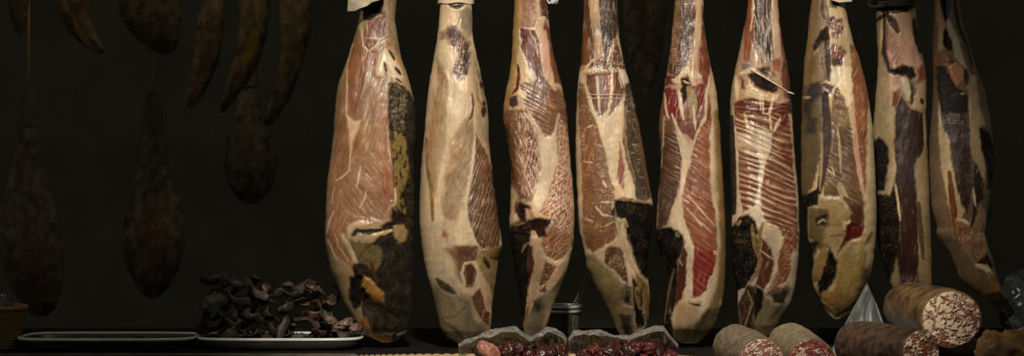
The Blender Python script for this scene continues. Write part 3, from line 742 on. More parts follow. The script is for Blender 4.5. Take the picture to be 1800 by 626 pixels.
# ---------------------------------------------------------------- fifth
P, T = Pm(1130), Sm(1130)
HAMS.append(dict(seed=53, Y=0.0, lean=.08, base=('fat', (210, 180, 140)), back=(130, 96, 56),
    label='ham with a white Y of fat and a bright red patch low on its face',
    L=ext(outline(1130, [(0, [(168, 0), (160, 80), (152, 180), (142, 270), (132, 340), (115, 430), (108, 500), (95, 560), (85, 626)]), (200, [(82, 100), (92, 150), (96, 230), (92, 330), (82, 400), (74, 500), (70, 600)]),
        (400, [(72, 60), (90, 130), (120, 200), (140, 250), (130, 330), (116, 430), (112, 500), (122, 560), (150, 585), (180, 600), (205, 608)])]), 0),
    R=ext(outline(1130, [(0, [(318, 0), (318, 90), (330, 200), (345, 290), (365, 380), (385, 470), (395, 560), (400, 626)]), (200, [(405, 60), (412, 200), (420, 330), (428, 450), (433, 580)]),
        (400, [(436, 60), (435, 200), (430, 310), (415, 400), (395, 460), (360, 540), (320, 585), (285, 608)])]), 0),
    layers=[
    P(0, 'fat', [(80, -300), (330, -300), (352, 400), (330, 620), (90, 640)], c=(176, 130, 98), f=8, np=1),
    P(200, 'rind', [(366, -20), (410, -20), (425, 200), (440, 450), (445, 900), (425, 950), (395, 1000), (370, 1060), (330, 1130), (290, 1160), (262, 1160), (330, 1030), (378, 930), (394, 800), (402, 640), (388, 500), (376, 300)], c=(160, 122, 72), f=2.5),
    P(0, 'rind', [(110, 440), (118, 450), (112, 520), (116, 740), (98, 840), (75, 760), (85, 600)], c=(124, 88, 50)),
    P(0, 'lean', [(160, -300), (270, -300), (268, 0), (276, 100), (264, 200), (242, 320), (230, 372), (170, 402), (135, 382), (145, 260), (160, 120)], c=(82, 56, 44), ang=80, fib=1.1, mb=.7, r=.34, wp=6),
    P(0, 'lean', [(165, 0), (200, 0), (190, 130), (160, 190), (158, 100)], c=(150, 108, 74), np=1, f=4, mb=.6), P(0, 'lean', [(155, 130), (185, 180), (190, 320), (150, 330), (148, 220)], c=(134, 84, 64), np=1, f=3, mb=1.2, wp=8),
    T(0, 'fat', [(302, -200), (298, 60), (288, 160), (278, 270), (265, 335)], w=17, c=(198, 164, 126)),
    P(0, 'lean', [(312, 150), (326, 220), (352, 320), (347, 422), (322, 472), (302, 402), (290, 330), (302, 250)], c=(132, 68, 46), ang=100), P(0, 'lean', [(305, 30), (316, 30), (325, 200), (308, 210)], c=(120, 74, 50), np=1),
    P(0, 'blood', [(125, 390), (170, 402), (172, 442), (115, 452)], c=(100, 46, 34)),
    P(0, 'lean', [(115, 470), (190, 470), (340, 440), (360, 626), (340, 690), (262, 748), (225, 722), (175, 690), (150, 640), (110, 600)], c=(128, 72, 52), ang=85),
    P(0, 'blood', [(113, 470), (150, 450), (190, 520), (196, 600), (160, 640), (112, 600)], c=(122, 38, 36), f=3, np=1), P(0, 'blood', [(290, 440), (316, 450), (322, 540), (295, 602), (284, 520)], c=(126, 42, 38), f=2, np=1),
    P(0, 'dark', [(203, 410), (240, 400), (256, 450), (240, 502), (215, 542), (203, 480)], c=(44, 28, 20), h=-4),
    T(0, 'yellow', [(245, 460), (262, 530), (262, 600)], w=24, c=(154, 128, 84)), T(0, 'fat', [(165, 430), (200, 395), (225, 362), (245, 385), (262, 402), (300, 402), (275, 378)], w=12, c=(196, 170, 130)), T(0, 'fat', [(215, 425), (245, 438)], w=5), T(0, 'fat', [(160, 420), (185, 430)], w=10),
    T(0, 'fat', [(188, 470), (202, 560), (215, 626)], w=10), T(0, 'fat', [(348, 400), (332, 500), (325, 640)], w=8), T(0, 'fat', [(118, 490), (130, 600), (155, 650)], w=6), T(0, 'fat', [(350, 330), (365, 420)], w=4), T(0, 'fat', [(265, 560), (275, 680)], w=6),
    T(200, 'fat', [(155, 0), (188, 90), (215, 175)], w=9), T(200, 'fat', [(328, 0), (295, 90), (262, 165)], w=9), T(200, 'fat', [(115, 20), (112, 150), (102, 260)], w=5), T(200, 'fat', [(215, 110), (240, 130), (258, 150)], w=12, c=(196, 140, 110)),
    P(200, 'lean', [(118, 40), (150, 40), (178, 120), (205, 222), (200, 352), (178, 432), (150, 502), (132, 580), (85, 606), (90, 380), (110, 200)], c=(100, 64, 46), ang=-30, fib=1.1, rd=.15, rang=-32),
    P(200, 'lean', [(90, 360), (190, 370), (178, 432), (150, 502), (132, 580), (80, 620), (84, 480)], c=(70, 50, 40), np=1, f=6, a=.8, mb=.3), P(200, 'lean', [(120, 20), (158, 30), (175, 100), (120, 100)], c=(124, 82, 52), np=1, f=4),
    P(200, 'lean', [(300, 70), (352, 20), (347, 120), (352, 400), (380, 540), (388, 700), (380, 740), (300, 710), (250, 690), (245, 626), (213, 540), (205, 450), (222, 370), (250, 260), (275, 140)], c=(158, 92, 66), ang=-35, fib=.9, rd=.26, rang=-38, rper=9),
    T(200, 'fat', [(240, 430), (290, 490), (375, 590)], w=3.5), T(200, 'fat', [(230, 500), (290, 560), (360, 626)], w=3), T(200, 'fat', [(270, 540), (310, 590)], w=4),
    P(400, 'blood', [(270, 90), (300, 100), (330, 120), (388, 132), (382, 180), (352, 272), (332, 330), (300, 362), (258, 372), (262, 200)], c=(150, 56, 50), rd=.2, rang=-40, rper=9),
    T(400, 'fat', [(370, 125), (385, 140)], w=9), T(400, 'fat', [(360, 260), (340, 320)], w=12),
    P(400, 'fat', [(150, -20), (205, -60), (235, 10), (262, 80), (270, 110), (262, 250), (262, 370), (220, 400), (200, 390), (228, 300), (232, 130), (215, 50)], c=(212, 182, 146), np=1),
    P(400, 'lean', [(212, 85), (232, 130), (230, 300), (202, 382), (176, 410), (182, 250)], c=(98, 48, 36)), T(400, 'fat', [(195, 170), (210, 200)], w=3),
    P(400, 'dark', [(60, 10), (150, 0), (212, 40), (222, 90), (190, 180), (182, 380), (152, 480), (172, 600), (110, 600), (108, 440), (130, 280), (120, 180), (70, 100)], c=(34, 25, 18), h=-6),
    T(400, 'yellow', [(168, 220), (130, 370), (115, 510)], w=9, c=(122, 98, 58)), T(400, 'yellow', [(180, 30), (192, 45)], w=14, c=(170, 140, 100)), T(400, 'blood', [(160, 320), (145, 450)], w=12, c=(62, 40, 28)),
    P(400, 'fat', [(190, 395), (300, 402), (282, 472), (252, 522), (165, 528), (180, 450)], c=(184, 152, 112), f=2.5),
    T(400, 'blood', [(240, 398), (290, 408), (300, 400)], w=5, c=(110, 50, 40)), T(400, 'fat', [(245, 385), (305, 385)], w=9), T(400, 'dark', [(270, 405), (300, 412)], w=6),
    P(400, 'rind', [(160, 528), (252, 522), (332, 432), (398, 420), (330, 600), (280, 660), (170, 650)], c=(104, 86, 56), f=3), T(400, 'rind', [(345, 440), (270, 580)], w=16, c=(70, 56, 38), f=4),
    ]))
# ---------------------------------------------------------------- sixth
P, T = Pm(1260), Sm(1260)
HAMS.append(dict(seed=67, Y=-0.005, base=('fat', (208, 180, 146)), back=(110, 86, 52),
    label='glossiest ham with bright diagonal ribs across its face and a thin white skewer above them',
    L=ext(outline(1260, [(0, [(165, 0), (155, 80), (135, 180), (115, 280), (95, 370), (78, 450), (70, 540), (70, 626)]), (200, [(70, 0), (66, 150), (72, 300), (78, 450), (80, 560)]),
        (400, [(72, 60), (80, 200), (108, 330), (112, 430), (120, 530), (145, 575), (180, 590)])]), 0),
    R=ext(outline(1260, [(0, [(322, 0), (330, 120), (350, 240), (370, 340), (385, 440), (392, 540), (397, 626)]), (200, [(408, 200), (420, 330), (430, 450), (433, 626)]),
        (400, [(434, 60), (426, 200), (410, 320), (385, 410), (340, 480), (300, 545), (250, 585), (215, 592)])]), 0),
    layers=[
    P(0, 'fat', [(60, -300), (345, -300), (400, 480), (330, 560), (60, 560)], c=(166, 126, 94), f=8, np=1),
    P(0, 'rind', [(150, -300), (178, -300), (178, 0), (152, 150), (122, 280), (98, 400), (86, 520), (92, 640), (98, 800), (108, 950), (112, 1070), (98, 1130), (60, 1130), (60, 626), (60, 540), (95, 340), (130, 180)], c=(160, 134, 92)),
    T(200, 'crust', [(80, 20), (82, 200), (90, 400), (95, 520)], w=22, c=(46, 36, 24), sp=.4),
    T(0, 'lean', [(182, -200), (178, 100), (168, 220), (158, 310)], w=27, c=(146, 82, 54), ang=85), T(0, 'fat', [(200, -200), (194, 40), (180, 160)], w=7, c=(196, 160, 120)),
    P(0, 'lean', [(205, -300), (292, -300), (292, 0), (300, 100), (292, 200), (292, 320), (240, 332), (192, 240), (196, 120)], c=(78, 52, 42), ang=96, fib=1.6, r=.32, mb=.2),
    T(0, 'fat', [(312, -200), (308, 100), (312, 200), (318, 290)], w=25, c=(200, 162, 128)), T(0, 'lean', [(325, 100), (345, 260), (365, 400)], w=8, c=(150, 96, 68)),
    T(0, 'fat', [(235, 110), (248, 175)], w=6, c=(150, 126, 104)), T(0, 'fat', [(222, 245), (245, 300), (265, 340)], w=14, c=(150, 122, 98)), T(0, 'fat', [(262, 0), (262, 130), (280, 240)], w=3, c=(140, 116, 96)), T(0, 'fat', [(285, 60), (270, 180)], w=3, c=(140, 116, 96)),
    P(0, 'lean', [(288, 320), (332, 310), (328, 382), (300, 372)], c=(160, 88, 60)), P(0, 'bone', [(135, 340), (160, 318), (182, 350), (160, 372), (140, 365)], c=(120, 100, 84), r=.28),
    P(0, 'lean', [(340, 320), (366, 340), (385, 450), (390, 530), (350, 505), (335, 420)], c=(120, 68, 50), ang=100),
    P(0, 'dark', [(160, 392), (200, 378), (250, 410), (300, 430), (325, 470), (290, 492), (230, 472), (188, 432)], c=(52, 32, 22), h=-5), P(0, 'dark', [(215, 360), (272, 350), (312, 400), (290, 392), (260, 402)], c=(66, 40, 30), h=-3),
    P(0, 'bone', [(262, 375), (292, 372), (290, 402), (268, 400)], c=(150, 110, 80)),
    P(0, 'fat', [(148, 470), (170, 430), (205, 460), (240, 492), (332, 492), (325, 522), (280, 545), (200, 522), (158, 505)], c=(198, 164, 126), h=2, r=.26),
    P(0, 'blood', [(128, 402), (146, 420), (152, 470), (130, 462)], c=(112, 40, 34)), P(0, 'lean', [(148, 520), (202, 540), (212, 565), (160, 565)], c=(150, 90, 62)),
    P(0, 'lean', [(95, 540), (155, 515), (335, 545), (388, 520), (395, 660), (260, 670), (95, 660)], c=(106, 50, 38), rd=.35, rang=-6, rper=8, r=.30, ang=10),
    T(0, 'fat', [(128, 385), (185, 362), (200, 370)], w=12), T(0, 'fat', [(240, 500), (245, 600)], w=5), T(0, 'fat', [(225, 480), (232, 580)], w=5), T(0, 'fat', [(105, 400), (112, 520)], w=10), T(0, 'fat', [(290, 520), (270, 626)], w=8),
    P(200, 'lean', [(98, 0), (380, 0), (385, 60), (402, 300), (424, 560), (428, 626), (415, 690), (410, 720), (350, 660), (320, 600), (270, 600), (250, 560), (228, 480), (190, 492), (140, 522), (122, 400), (112, 150)], c=(142, 86, 64), ang=-22, fib=.7, mb=.2, rd=1.25, rang=-22, rper=10, r=.24),
    P(200, 'blood', [(320, 10), (372, 0), (374, 72), (330, 82)], c=(112, 40, 40), f=4, np=1), P(200, 'blood', [(330, 180), (380, 200), (388, 290), (350, 260)], c=(138, 66, 50), f=5, np=1, rd=.5, rang=-28),
    P(200, 'fat', [(108, 100), (200, 112), (217, 200), (150, 182), (113, 172)], c=(206, 172, 136), a=.75, f=3, np=1, r=.26),
    P(200, 'fat', [(195, 98), (290, 100), (276, 200), (246, 300), (236, 400), (232, 480), (252, 560), (262, 650), (215, 610), (195, 500), (210, 430), (226, 330), (224, 230), (202, 160)], c=(214, 186, 152), wp=5, r=.3),
    P(200, 'fat', [(376, 0), (398, 0), (410, 200), (435, 450), (440, 660), (424, 640), (408, 400), (392, 200)], c=(206, 178, 142)),
    T(200, 'fat', [(148, 0), (165, 70), (205, 115)], w=8, r=.26), T(200, 'fat', [(332, 20), (300, 90)], w=8), T(200, 'fat', [(165, 75), (230, 90), (285, 105)], w=11, r=.25), T(200, 'fat', [(275, 0), (285, 80)], w=5),
    P(200, 'dark', [(118, 545), (170, 525), (205, 570), (228, 640), (80, 650), (95, 585)], c=(40, 28, 20), h=-5), T(200, 'yellow', [(98, 575), (118, 582), (130, 560)], w=8, c=(150, 116, 74)),
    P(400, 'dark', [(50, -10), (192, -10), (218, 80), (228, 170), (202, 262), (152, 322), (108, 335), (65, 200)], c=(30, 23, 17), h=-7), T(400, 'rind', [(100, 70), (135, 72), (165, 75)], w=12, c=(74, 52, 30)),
    P(400, 'lean', [(235, 50), (290, 115), (302, 190), (282, 280), (245, 335), (208, 292), (232, 170)], c=(104, 62, 46)), 
    P(400, 'lean', [(318, -10), (412, -10), (408, 100), (378, 160), (386, 220), (362, 290), (320, 332), (278, 347), (308, 270), (328, 130), (350, 60)], c=(142, 84, 60), mb=.8, fib=1.1, ang=60),
    P(400, 'fat', [(245, -40), (320, 0), (350, 55), (342, 110), (310, 150), (318, 250), (292, 292), (270, 355), (243, 340), (280, 280), (300, 200), (290, 112), (255, 60)], c=(198, 170, 134), h=2, r=.3),
    T(400, 'fat', [(320, 310), (352, 300), (365, 285)], w=8), T(400, 'fat', [(232, 120), (270, 150), (295, 170)], w=4),
    T(400, 'yellow', [(190, -10), (200, 80), (232, 170), (212, 240), (160, 312)], w=12, c=(146, 120, 76)), T(400, 'yellow', [(240, -20), (225, 40), (225, 110)], w=11, c=(134, 114, 68)),
    P(400, 'rind', [(245, 350), (300, 402), (380, 400), (425, 300), (425, 380), (340, 490), (240, 600), (185, 600), (178, 500), (228, 440)], c=(146, 124, 88), f=3),
    P(400, 'crust', [(268, 350), (370, 310), (392, 330), (352, 402), (300, 402)], c=(60, 46, 38), f=4, sp=.3, h=-2), T(400, 'rind', [(345, 400), (290, 480)], w=10, c=(90, 72, 48), f=4),
    P(400, 'crust', [(115, 400), (160, 308), (202, 310), (212, 380), (192, 480), (182, 590), (125, 560)], c=(80, 56, 38), sc=(150, 120, 72), sp=.6),
    T(400, 'yellow', [(165, 330), (190, 400), (150, 520)], w=6, c=(160, 126, 76)), T(400, 'yellow', [(130, 440), (130, 540)], w=4, c=(120, 96, 60)),
    P(400, 'dark', [(205, 300), (246, 342), (242, 430), (195, 500), (186, 580), (198, 420)], c=(44, 27, 22), h=-4),
    ]))
# ---------------------------------------------------------------- seventh
P, T = Pm(1380), Sm(1380)
HAMS.append(dict(seed=71, Y=-0.025, db=.6, base=('fat', (190, 160, 116)), back=(104, 78, 44),
    label='mottled ham with brown wrinkled left side and smooth yellow fat over its rounded foot',
    L=ext(outline(1380, [(0, [(140, 0), (125, 100), (118, 200), (100, 320), (95, 420), (88, 520), (86, 626)]), (200, [(84, 100), (85, 300), (88, 420), (98, 520), (115, 620)]),
        (400, [(128, 100), (135, 250), (150, 320), (190, 400), (225, 455), (255, 478)])]), 0),
    R=ext(outline(1380, [(0, [(310, 0), (325, 80), (345, 170), (365, 240), (390, 310), (415, 400), (435, 500), (450, 600)]), (200, [(460, 60), (468, 200), (475, 350), (480, 500), (480, 626)]),
        (400, [(475, 60), (465, 170), (450, 250), (430, 310), (400, 370), (360, 440), (315, 470), (285, 480)])]), 0),
    layers=[
    P(0, 'rind', [(120, -300), (215, -300), (218, 0), (236, 90), (216, 230), (242, 420), (180, 442), (120, 440), (80, 440), (110, 200)], c=(124, 94, 58)),
    T(0, 'dark', [(200, 0), (190, 60), (210, 100)], w=9, h=-1, c=(90, 66, 42)), T(0, 'rind', [(165, 0), (160, 120)], w=10, c=(110, 82, 52)), T(0, 'rind', [(150, 300), (130, 420)], w=16, c=(104, 76, 44), f=3), T(0, 'rind', [(205, 260), (190, 330), (215, 420)], w=9, c=(104, 74, 44)),
    P(0, 'dark', [(148, 235), (190, 160), (228, 145), (232, 200), (182, 235), (150, 295)], c=(36, 27, 20), h=-4), T(0, 'dark', [(222, 150), (222, 240), (236, 420)], w=15, c=(62, 42, 28), h=-2), T(0, 'fat', [(180, 250), (155, 285)], w=5, c=(150, 125, 90)),
    P(0, 'dark', [(225, -200), (290, -200), (284, 20), (272, 45), (240, 35)], c=(44, 34, 24), h=-3, np=1),
    P(0, 'blood', [(225, 110), (255, 90), (300, 98), (302, 180), (270, 205), (240, 175)], c=(108, 68, 66), mb=1.2, wp=7), P(0, 'blood', [(235, 230), (290, 240), (322, 270), (302, 335), (250, 332)], c=(136, 84, 62), mb=.8, wp=7, np=1), P(0, 'dark', [(242, 315), (290, 310), (302, 340), (260, 352)], c=(46, 36, 28), h=-2, np=1),
    T(0, 'fat', [(265, 60), (270, 95)], w=8), 
    P(0, 'lean', [(338, 230), (370, 250), (392, 320), (422, 420), (436, 540), (440, 690), (440, 830), (432, 950), (412, 1030), (395, 970), (375, 830), (362, 720), (352, 560), (345, 340)], c=(152, 92, 58), ang=75, mb=.35, r=.36),
    P(0, 'fat', [(238, 350), (342, 350), (352, 500), (362, 660), (332, 640), (270, 470), (240, 420)], c=(212, 186, 146)),
    P(0, 'lean', [(255, 482), (275, 460), (312, 520), (338, 626), (366, 716), (382, 846), (402, 996), (412, 1080), (412, 1190), (350, 1200), (340, 1106), (300, 1036), (210, 1026), (198, 946), (230, 780), (245, 660), (243, 600)], c=(112, 80, 54), ang=-35, fib=1.2, mb=.2, rd=.15, rang=-36),
    P(200, 'lean', [(250, -30), (335, -30), (345, 60), (270, 60)], c=(140, 110, 74), np=1, f=5, ang=70), P(200, 'blood', [(340, 490), (410, 470), (410, 590), (350, 605)], c=(88, 50, 38), f=4, np=1),
    T(200, 'fat', [(278, 80), (290, 200), (295, 310)], w=7, c=(180, 150, 110)), T(200, 'fat', [(345, -60), (370, 170), (390, 320), (408, 420)], w=14, c=(194, 146, 114)), T(200, 'fat', [(288, 370), (302, 430)], w=20, c=(170, 140, 100)), T(200, 'fat', [(250, 280), (262, 330)], w=4), T(200, 'fat', [(220, 290), (250, 320)], w=4), T(200, 'fat', [(300, 400), (330, 440)], w=9, c=(170, 140, 100)),
    P(0, 'yellow', [(82, 438), (240, 438), (205, 626), (192, 826), (152, 976), (95, 1046), (80, 830), (82, 626)], c=(100, 78, 46), h=0),
    P(0, 'dark', [(130, 442), (182, 430), (192, 500), (152, 542), (132, 640), (98, 560)], c=(44, 32, 22), h=-3, f=2.5, np=1), P(0, 'blood', [(190, 440), (268, 450), (240, 502), (200, 502)], c=(88, 40, 38), f=2.5), T(0, 'fat', [(100, 510), (135, 512)], w=8, c=(150, 130, 90)),
    P(200, 'dark', [(120, 20), (170, 30), (162, 112), (108, 102)], c=(48, 36, 26), h=-2, f=3, np=1), T(0, 'dark', [(212, 500), (225, 626), (220, 750), (200, 900), (182, 1010)], w=24, c=(56, 36, 27), h=-3), T(200, 'fat', [(198, 100), (195, 220), (188, 400)], w=8, c=(150, 122, 78)),
    P(200, 'dark', [(80, 430), (180, 395), (184, 480), (130, 492), (125, 640), (90, 640)], c=(32, 24, 18), h=-5),
    P(200, 'yellow', [(183, 440), (290, 448), (326, 500), (352, 522), (332, 560), (322, 640), (240, 640), (235, 540), (180, 500)], c=(172, 140, 90), h=2), P(200, 'yellow', [(133, 490), (232, 500), (242, 700), (190, 720), (130, 640)], c=(118, 94, 52)),
    P(200, 'dark', [(158, 555), (195, 535), (224, 530), (215, 592), (170, 594)], c=(50, 38, 24), h=-3, np=1), T(200, 'fat', [(178, 575), (200, 555), (215, 565)], w=7, c=(166, 146, 92)),
    P(400, 'fat', [(220, 0), (325, 0), (302, 92), (270, 132), (240, 102), (200, 80)], c=(166, 136, 94), f=4), P(400, 'bone', [(300, -30), (345, -30), (335, 15), (305, 20)], c=(196, 152, 110)),
    P(200, 'blood', [(318, 590), (347, 568), (412, 598), (402, 640), (342, 672), (312, 722), (272, 745), (300, 680), (322, 640)], c=(98, 26, 28), h=-2),
    P(400, 'yellow', [(275, 140), (330, 80), (400, 60), (425, 130), (405, 250), (385, 350), (335, 425), (260, 465), (230, 422), (208, 372), (250, 320), (275, 250)], c=(166, 132, 72), f=3, h=2),
    P(400, 'yellow', [(330, 90), (395, 70), (400, 130), (350, 160), (310, 140)], c=(184, 154, 100), f=6, np=1, h=.5), P(400, 'rind', [(400, 210), (450, 200), (440, 290), (390, 400), (310, 478), (255, 478), (272, 425), (335, 420), (375, 350)], c=(100, 74, 40), f=4),  # rind patch carries the brown shading of the rounded foot in its colour
    P(400, 'dark', [(238, 105), (276, 180), (272, 260), (210, 355), (188, 370), (173, 300), (202, 230), (216, 180)], c=(32, 24, 18), h=-5), P(400, 'yellow', [(162, 170), (200, 108), (232, 115), (216, 200), (182, 282), (148, 292), (158, 220)], c=(156, 120, 64), h=2),
    P(400, 'dark', [(120, 70), (180, 80), (160, 160), (155, 220), (145, 290), (190, 370), (195, 420), (120, 330)], c=(34, 26, 18), h=-4), T(400, 'yellow', [(212, 350), (245, 370), (275, 372)], w=32, c=(170, 120, 64), f=3), T(400, 'yellow', [(200, 400), (235, 440)], w=10, c=(130, 96, 50)),
    P(0, 'fat', [(432, 500), (470, 560), (490, 900), (490, 1220), (470, 1290), (440, 1260), (412, 1220), (418, 1020), (425, 800)], c=(192, 166, 122)), T(400, 'rind', [(450, 30), (420, 90)], w=10, c=(120, 88, 52), f=3),
    ]))
# ---------------------------------------------------------------- eighth
P, T = Pm(1520), Sm(1520)
HAMS.append(dict(seed=83, Y=0.055, db=.7, base=('rind', (150, 124, 86)), back=(70, 55, 36), df=.55, nf=90,
    label='narrow ham with big pink bone end above a near-black face, dark cord on its shank',
    L=ext(outline(1520, [(0, [(58, 0), (60, 40), (62, 150), (70, 280), (66, 400), (58, 500), (48, 626)]), (200, [(46, 100), (48, 250), (55, 400), (60, 550), (64, 626)]), (410, [(64, 0), (80, 100), (105, 180), (135, 260), (170, 345), (185, 380)])]), 2),
    R=ext(outline(1520, [(0, [(262, 0), (265, 20), (272, 100), (280, 200), (300, 280), (318, 350), (325, 450), (322, 600)]), (200, [(325, 60), (330, 200), (338, 330), (342, 480), (346, 626)]), (410, [(350, 100), (352, 280), (345, 345), (320, 380)])]), -2),
    layers=[
    P(0, 'dark', [(50, -300), (270, -300), (265, 45), (200, 68), (110, 72), (70, 50)], c=(40, 33, 24), h=-3),
    P(0, 'fat', [(108, 62), (240, 68), (246, 150), (270, 250), (302, 322), (312, 382), (270, 432), (240, 372), (150, 372), (120, 300), (118, 150)], c=(206, 160, 124), h=2.5, r=.3),
    P(0, 'lean', [(105, 100), (135, 180), (192, 270), (192, 345), (140, 352), (110, 290)], c=(166, 98, 70), f=6, a=.85), P(0, 'fat', [(118, 260), (140, 290), (130, 320)], c=(205, 160, 130), np=1),
    T(0, 'dark', [(122, 85), (150, 120), (175, 165)], w=20, c=(84, 56, 44), h=-2), T(0, 'dark', [(100, 60), (103, 280), (130, 370), (200, 388)], w=13, h=-4), T(0, 'dark', [(255, 100), (265, 190), (290, 272)], w=12, h=-3), T(0, 'fat', [(95, 70), (88, 250)], w=8, c=(186, 158, 116)), T(0, 'blood', [(150, 60), (180, 62)], w=9, c=(120, 70, 55)),
    P(0, 'fat', [(128, 388), (192, 398), (192, 480), (165, 542), (138, 562), (120, 480)], c=(178, 134, 100)), P(0, 'fat', [(268, 450), (322, 408), (324, 560), (280, 582), (248, 560)], c=(190, 156, 118)), P(0, 'blood', [(268, 360), (312, 338), (318, 402), (280, 432)], c=(160, 80, 60), f=3),
    P(0, 'dark', [(140, 370), (195, 345), (252, 350), (268, 400), (240, 425), (208, 392), (150, 392)], c=(54, 46, 40), h=-3), P(0, 'fat', [(190, 402), (222, 410), (242, 480), (238, 545), (215, 502), (193, 450)], c=(200, 182, 142), r=.28), 
    P(0, 'dark', [(238, 420), (268, 470), (252, 560), (232, 542), (244, 480)], c=(78, 54, 40), h=-3, np=1), P(0, 'blood', [(150, 485), (186, 468), (172, 562), (148, 560)], c=(128, 56, 44), f=2), T(0, 'blood', [(295, 520), (300, 545)], w=10),
    P(0, 'lean', [(165, 570), (195, 505), (240, 572), (305, 592), (306, 790), (260, 870), (270, 1000), (276, 1100), (280, 1400), (270, 1530), (240, 1590), (200, 1540), (170, 1350), (190, 1260), (180, 1100), (163, 970), (158, 750)], c=(60, 36, 28), fib=.5, ang=88, r=.42),
    P(200, 'dark', [(48, 140), (80, 122), (126, 170), (132, 250), (107, 402), (60, 412), (50, 250)], c=(22, 19, 16), h=-4), P(200, 'dark', [(55, 415), (130, 432), (160, 375), (184, 500), (190, 700), (160, 800), (140, 880), (60, 760)], c=(36, 25, 20), h=-3),
    T(200, 'fat', [(163, 370), (175, 460), (188, 560)], w=5), T(200, 'fat', [(155, 200), (158, 300), (130, 420)], w=10, c=(180, 144, 106)), T(200, 'rind', [(282, 470), (292, 626), (305, 760)], w=13, c=(104, 72, 48)), T(200, 'fat', [(308, 0), (312, 170)], w=5, c=(180, 150, 110)),
    P(400, 'blood', [(185, 255), (282, 240), (295, 320), (230, 335), (195, 310)], c=(84, 62, 62), mb=.6, r=.26, f=3), P(400, 'fat', [(195, 330), (280, 320), (300, 400), (210, 420)], c=(156, 116, 82), f=3, np=1),
    ]))
# ---------------------------------------------------------------- ninth
P, T = Pm(1620), Sm(1620)
HAMS.append(dict(seed=97, Y=0.02, base=('rind', (108, 85, 58)), back=(50, 40, 27), df=.58,  # base rind darkened: shade of the turned-away left side put into colour
    label='dim ham ending the row, its dark narrow tip leaning outwards above the sausages',
    L=ext(outline(1620, [(0, [(68, 0), (62, 100), (58, 200), (60, 330), (62, 450), (58, 560), (52, 626)]), (200, [(45, 100), (42, 200), (46, 350), (56, 500), (74, 626)]), (400, [(85, 0), (110, 80), (160, 160), (200, 270), (260, 320), (320, 365), (350, 405), (415, 438), (450, 452)])]), 6),
    R=ext(outline(1620, [(0, [(200, 0), (215, 80), (240, 190), (265, 290), (300, 390), (335, 490), (355, 590)]), (200, [(365, 60), (376, 200), (372, 330), (360, 430), (345, 500), (335, 600)]), (400, [(330, 30), (345, 90), (375, 170), (400, 270), (430, 340), (468, 400), (492, 440), (482, 456)])]), -6),
    layers=[
    P(0, 'dark', [(85, -300), (150, -300), (152, 0), (152, 95), (130, 102), (122, 150), (100, 90)], c=(60, 54, 46), h=-2), T(0, 'rind', [(142, -50), (148, 30), (145, 90)], w=16, c=(84, 92, 96), r=.3),
    T(0, 'fat', [(75, -60), (92, 60), (108, 140), (100, 260)], w=20, c=(164, 134, 92)), P(0, 'dark', [(115, 155), (130, 150), (162, 205), (166, 252), (140, 275), (113, 230)], c=(36, 28, 22), h=-4),
    P(0, 'fat', [(128, 130), (145, 90), (190, 200), (216, 300), (246, 385), (215, 345), (180, 305), (160, 220)], c=(176, 162, 130), r=.32), P(0, 'lean', [(80, 285), (130, 268), (176, 320), (142, 345), (120, 342), (70, 340)], c=(142, 90, 52), f=4),
    P(0, 'bone', [(133, 350), (180, 318), (215, 360), (227, 420), (185, 455), (140, 392)], c=(188, 126, 84), r=.3), T(0, 'dark', [(150, 325), (175, 325)], w=9, c=(90, 46, 34)),
    P(0, 'dark', [(78, 350), (120, 350), (180, 460), (250, 500), (250, 640), (105, 640), (88, 500)], c=(36, 24, 20), h=-3, np=1), P(0, 'fat', [(228, 380), (282, 400), (312, 640), (250, 640), (245, 500)], c=(172, 146, 104)), 
    T(0, 'dark', [(165, -50), (190, 130), (238, 240), (262, 350)], w=9, h=-2, c=(48, 38, 28)), T(0, 'dark', [(197, 0), (220, 130), (245, 210)], w=5, h=-1.5, c=(48, 38, 28)), T(0, 'dark', [(230, 370), (238, 440)], w=14, c=(52, 50, 48)), T(0, 'fat', [(205, 490), (235, 492)], w=3),
    P(200, 'fat', [(93, -60), (115, 70), (152, 150), (157, 250), (192, 400), (232, 502), (202, 562), (172, 650), (160, 570), (108, 300), (93, 100)], c=(190, 158, 112)), T(200, 'lean', [(148, 310), (160, 420), (172, 530), (180, 640)], w=17, c=(124, 70, 42)),
    P(200, 'lean', [(105, -10), (248, -10), (252, 110), (267, 240), (267, 400), (242, 525), (213, 482), (190, 400), (155, 160), (120, 70)], c=(60, 37, 29), r=.42, fib=.6, mb=.15), P(200, 'fat', [(250, -10), (312, -10), (332, 60), (295, 72), (312, 200), (337, 290), (327, 355), (290, 292), (258, 210)], c=(172, 144, 102)),
    P(200, 'lean', [(275, 240), (322, 350), (322, 450), (285, 485), (270, 400)], c=(50, 34, 28), r=.34), P(200, 'crust', [(300, 70), (352, 100), (385, 200), (385, 400), (340, 400), (340, 290), (312, 180)], c=(48, 38, 30), sp=.4),
    P(200, 'fat', [(168, 545), (242, 565), (310, 482), (345, 540), (335, 700), (345, 770), (290, 800), (240, 740), (190, 650)], c=(150, 112, 82), mb=1.0, r=.26, wp=7), T(200, 'fat', [(190, 555), (220, 560), (250, 580)], w=9, r=.22), T(200, 'dark', [(275, 400), (280, 520), (260, 600)], w=10, h=-2), T(200, 'fat', [(268, 390), (280, 480)], w=6),
    P(400, 'lean', [(180, 0), (312, 10), (335, 80), (292, 192), (240, 132), (190, 50)], c=(134, 94, 66), mb=1.1, r=.28, wp=7, a=.8), P(400, 'dark', [(290, 190), (342, 140), (378, 200), (352, 232)], c=(56, 42, 30), h=-2),
    T(400, 'fat', [(288, 200), (340, 212), (365, 255)], w=15, c=(198, 172, 124), r=.3), T(400, 'yellow', [(352, 240), (388, 310), (412, 348)], w=18, c=(146, 108, 54)), P(400, 'crust', [(330, 362), (410, 335), (470, 405), (500, 460), (400, 450)], c=(64, 50, 34), sp=.5),
    ]))
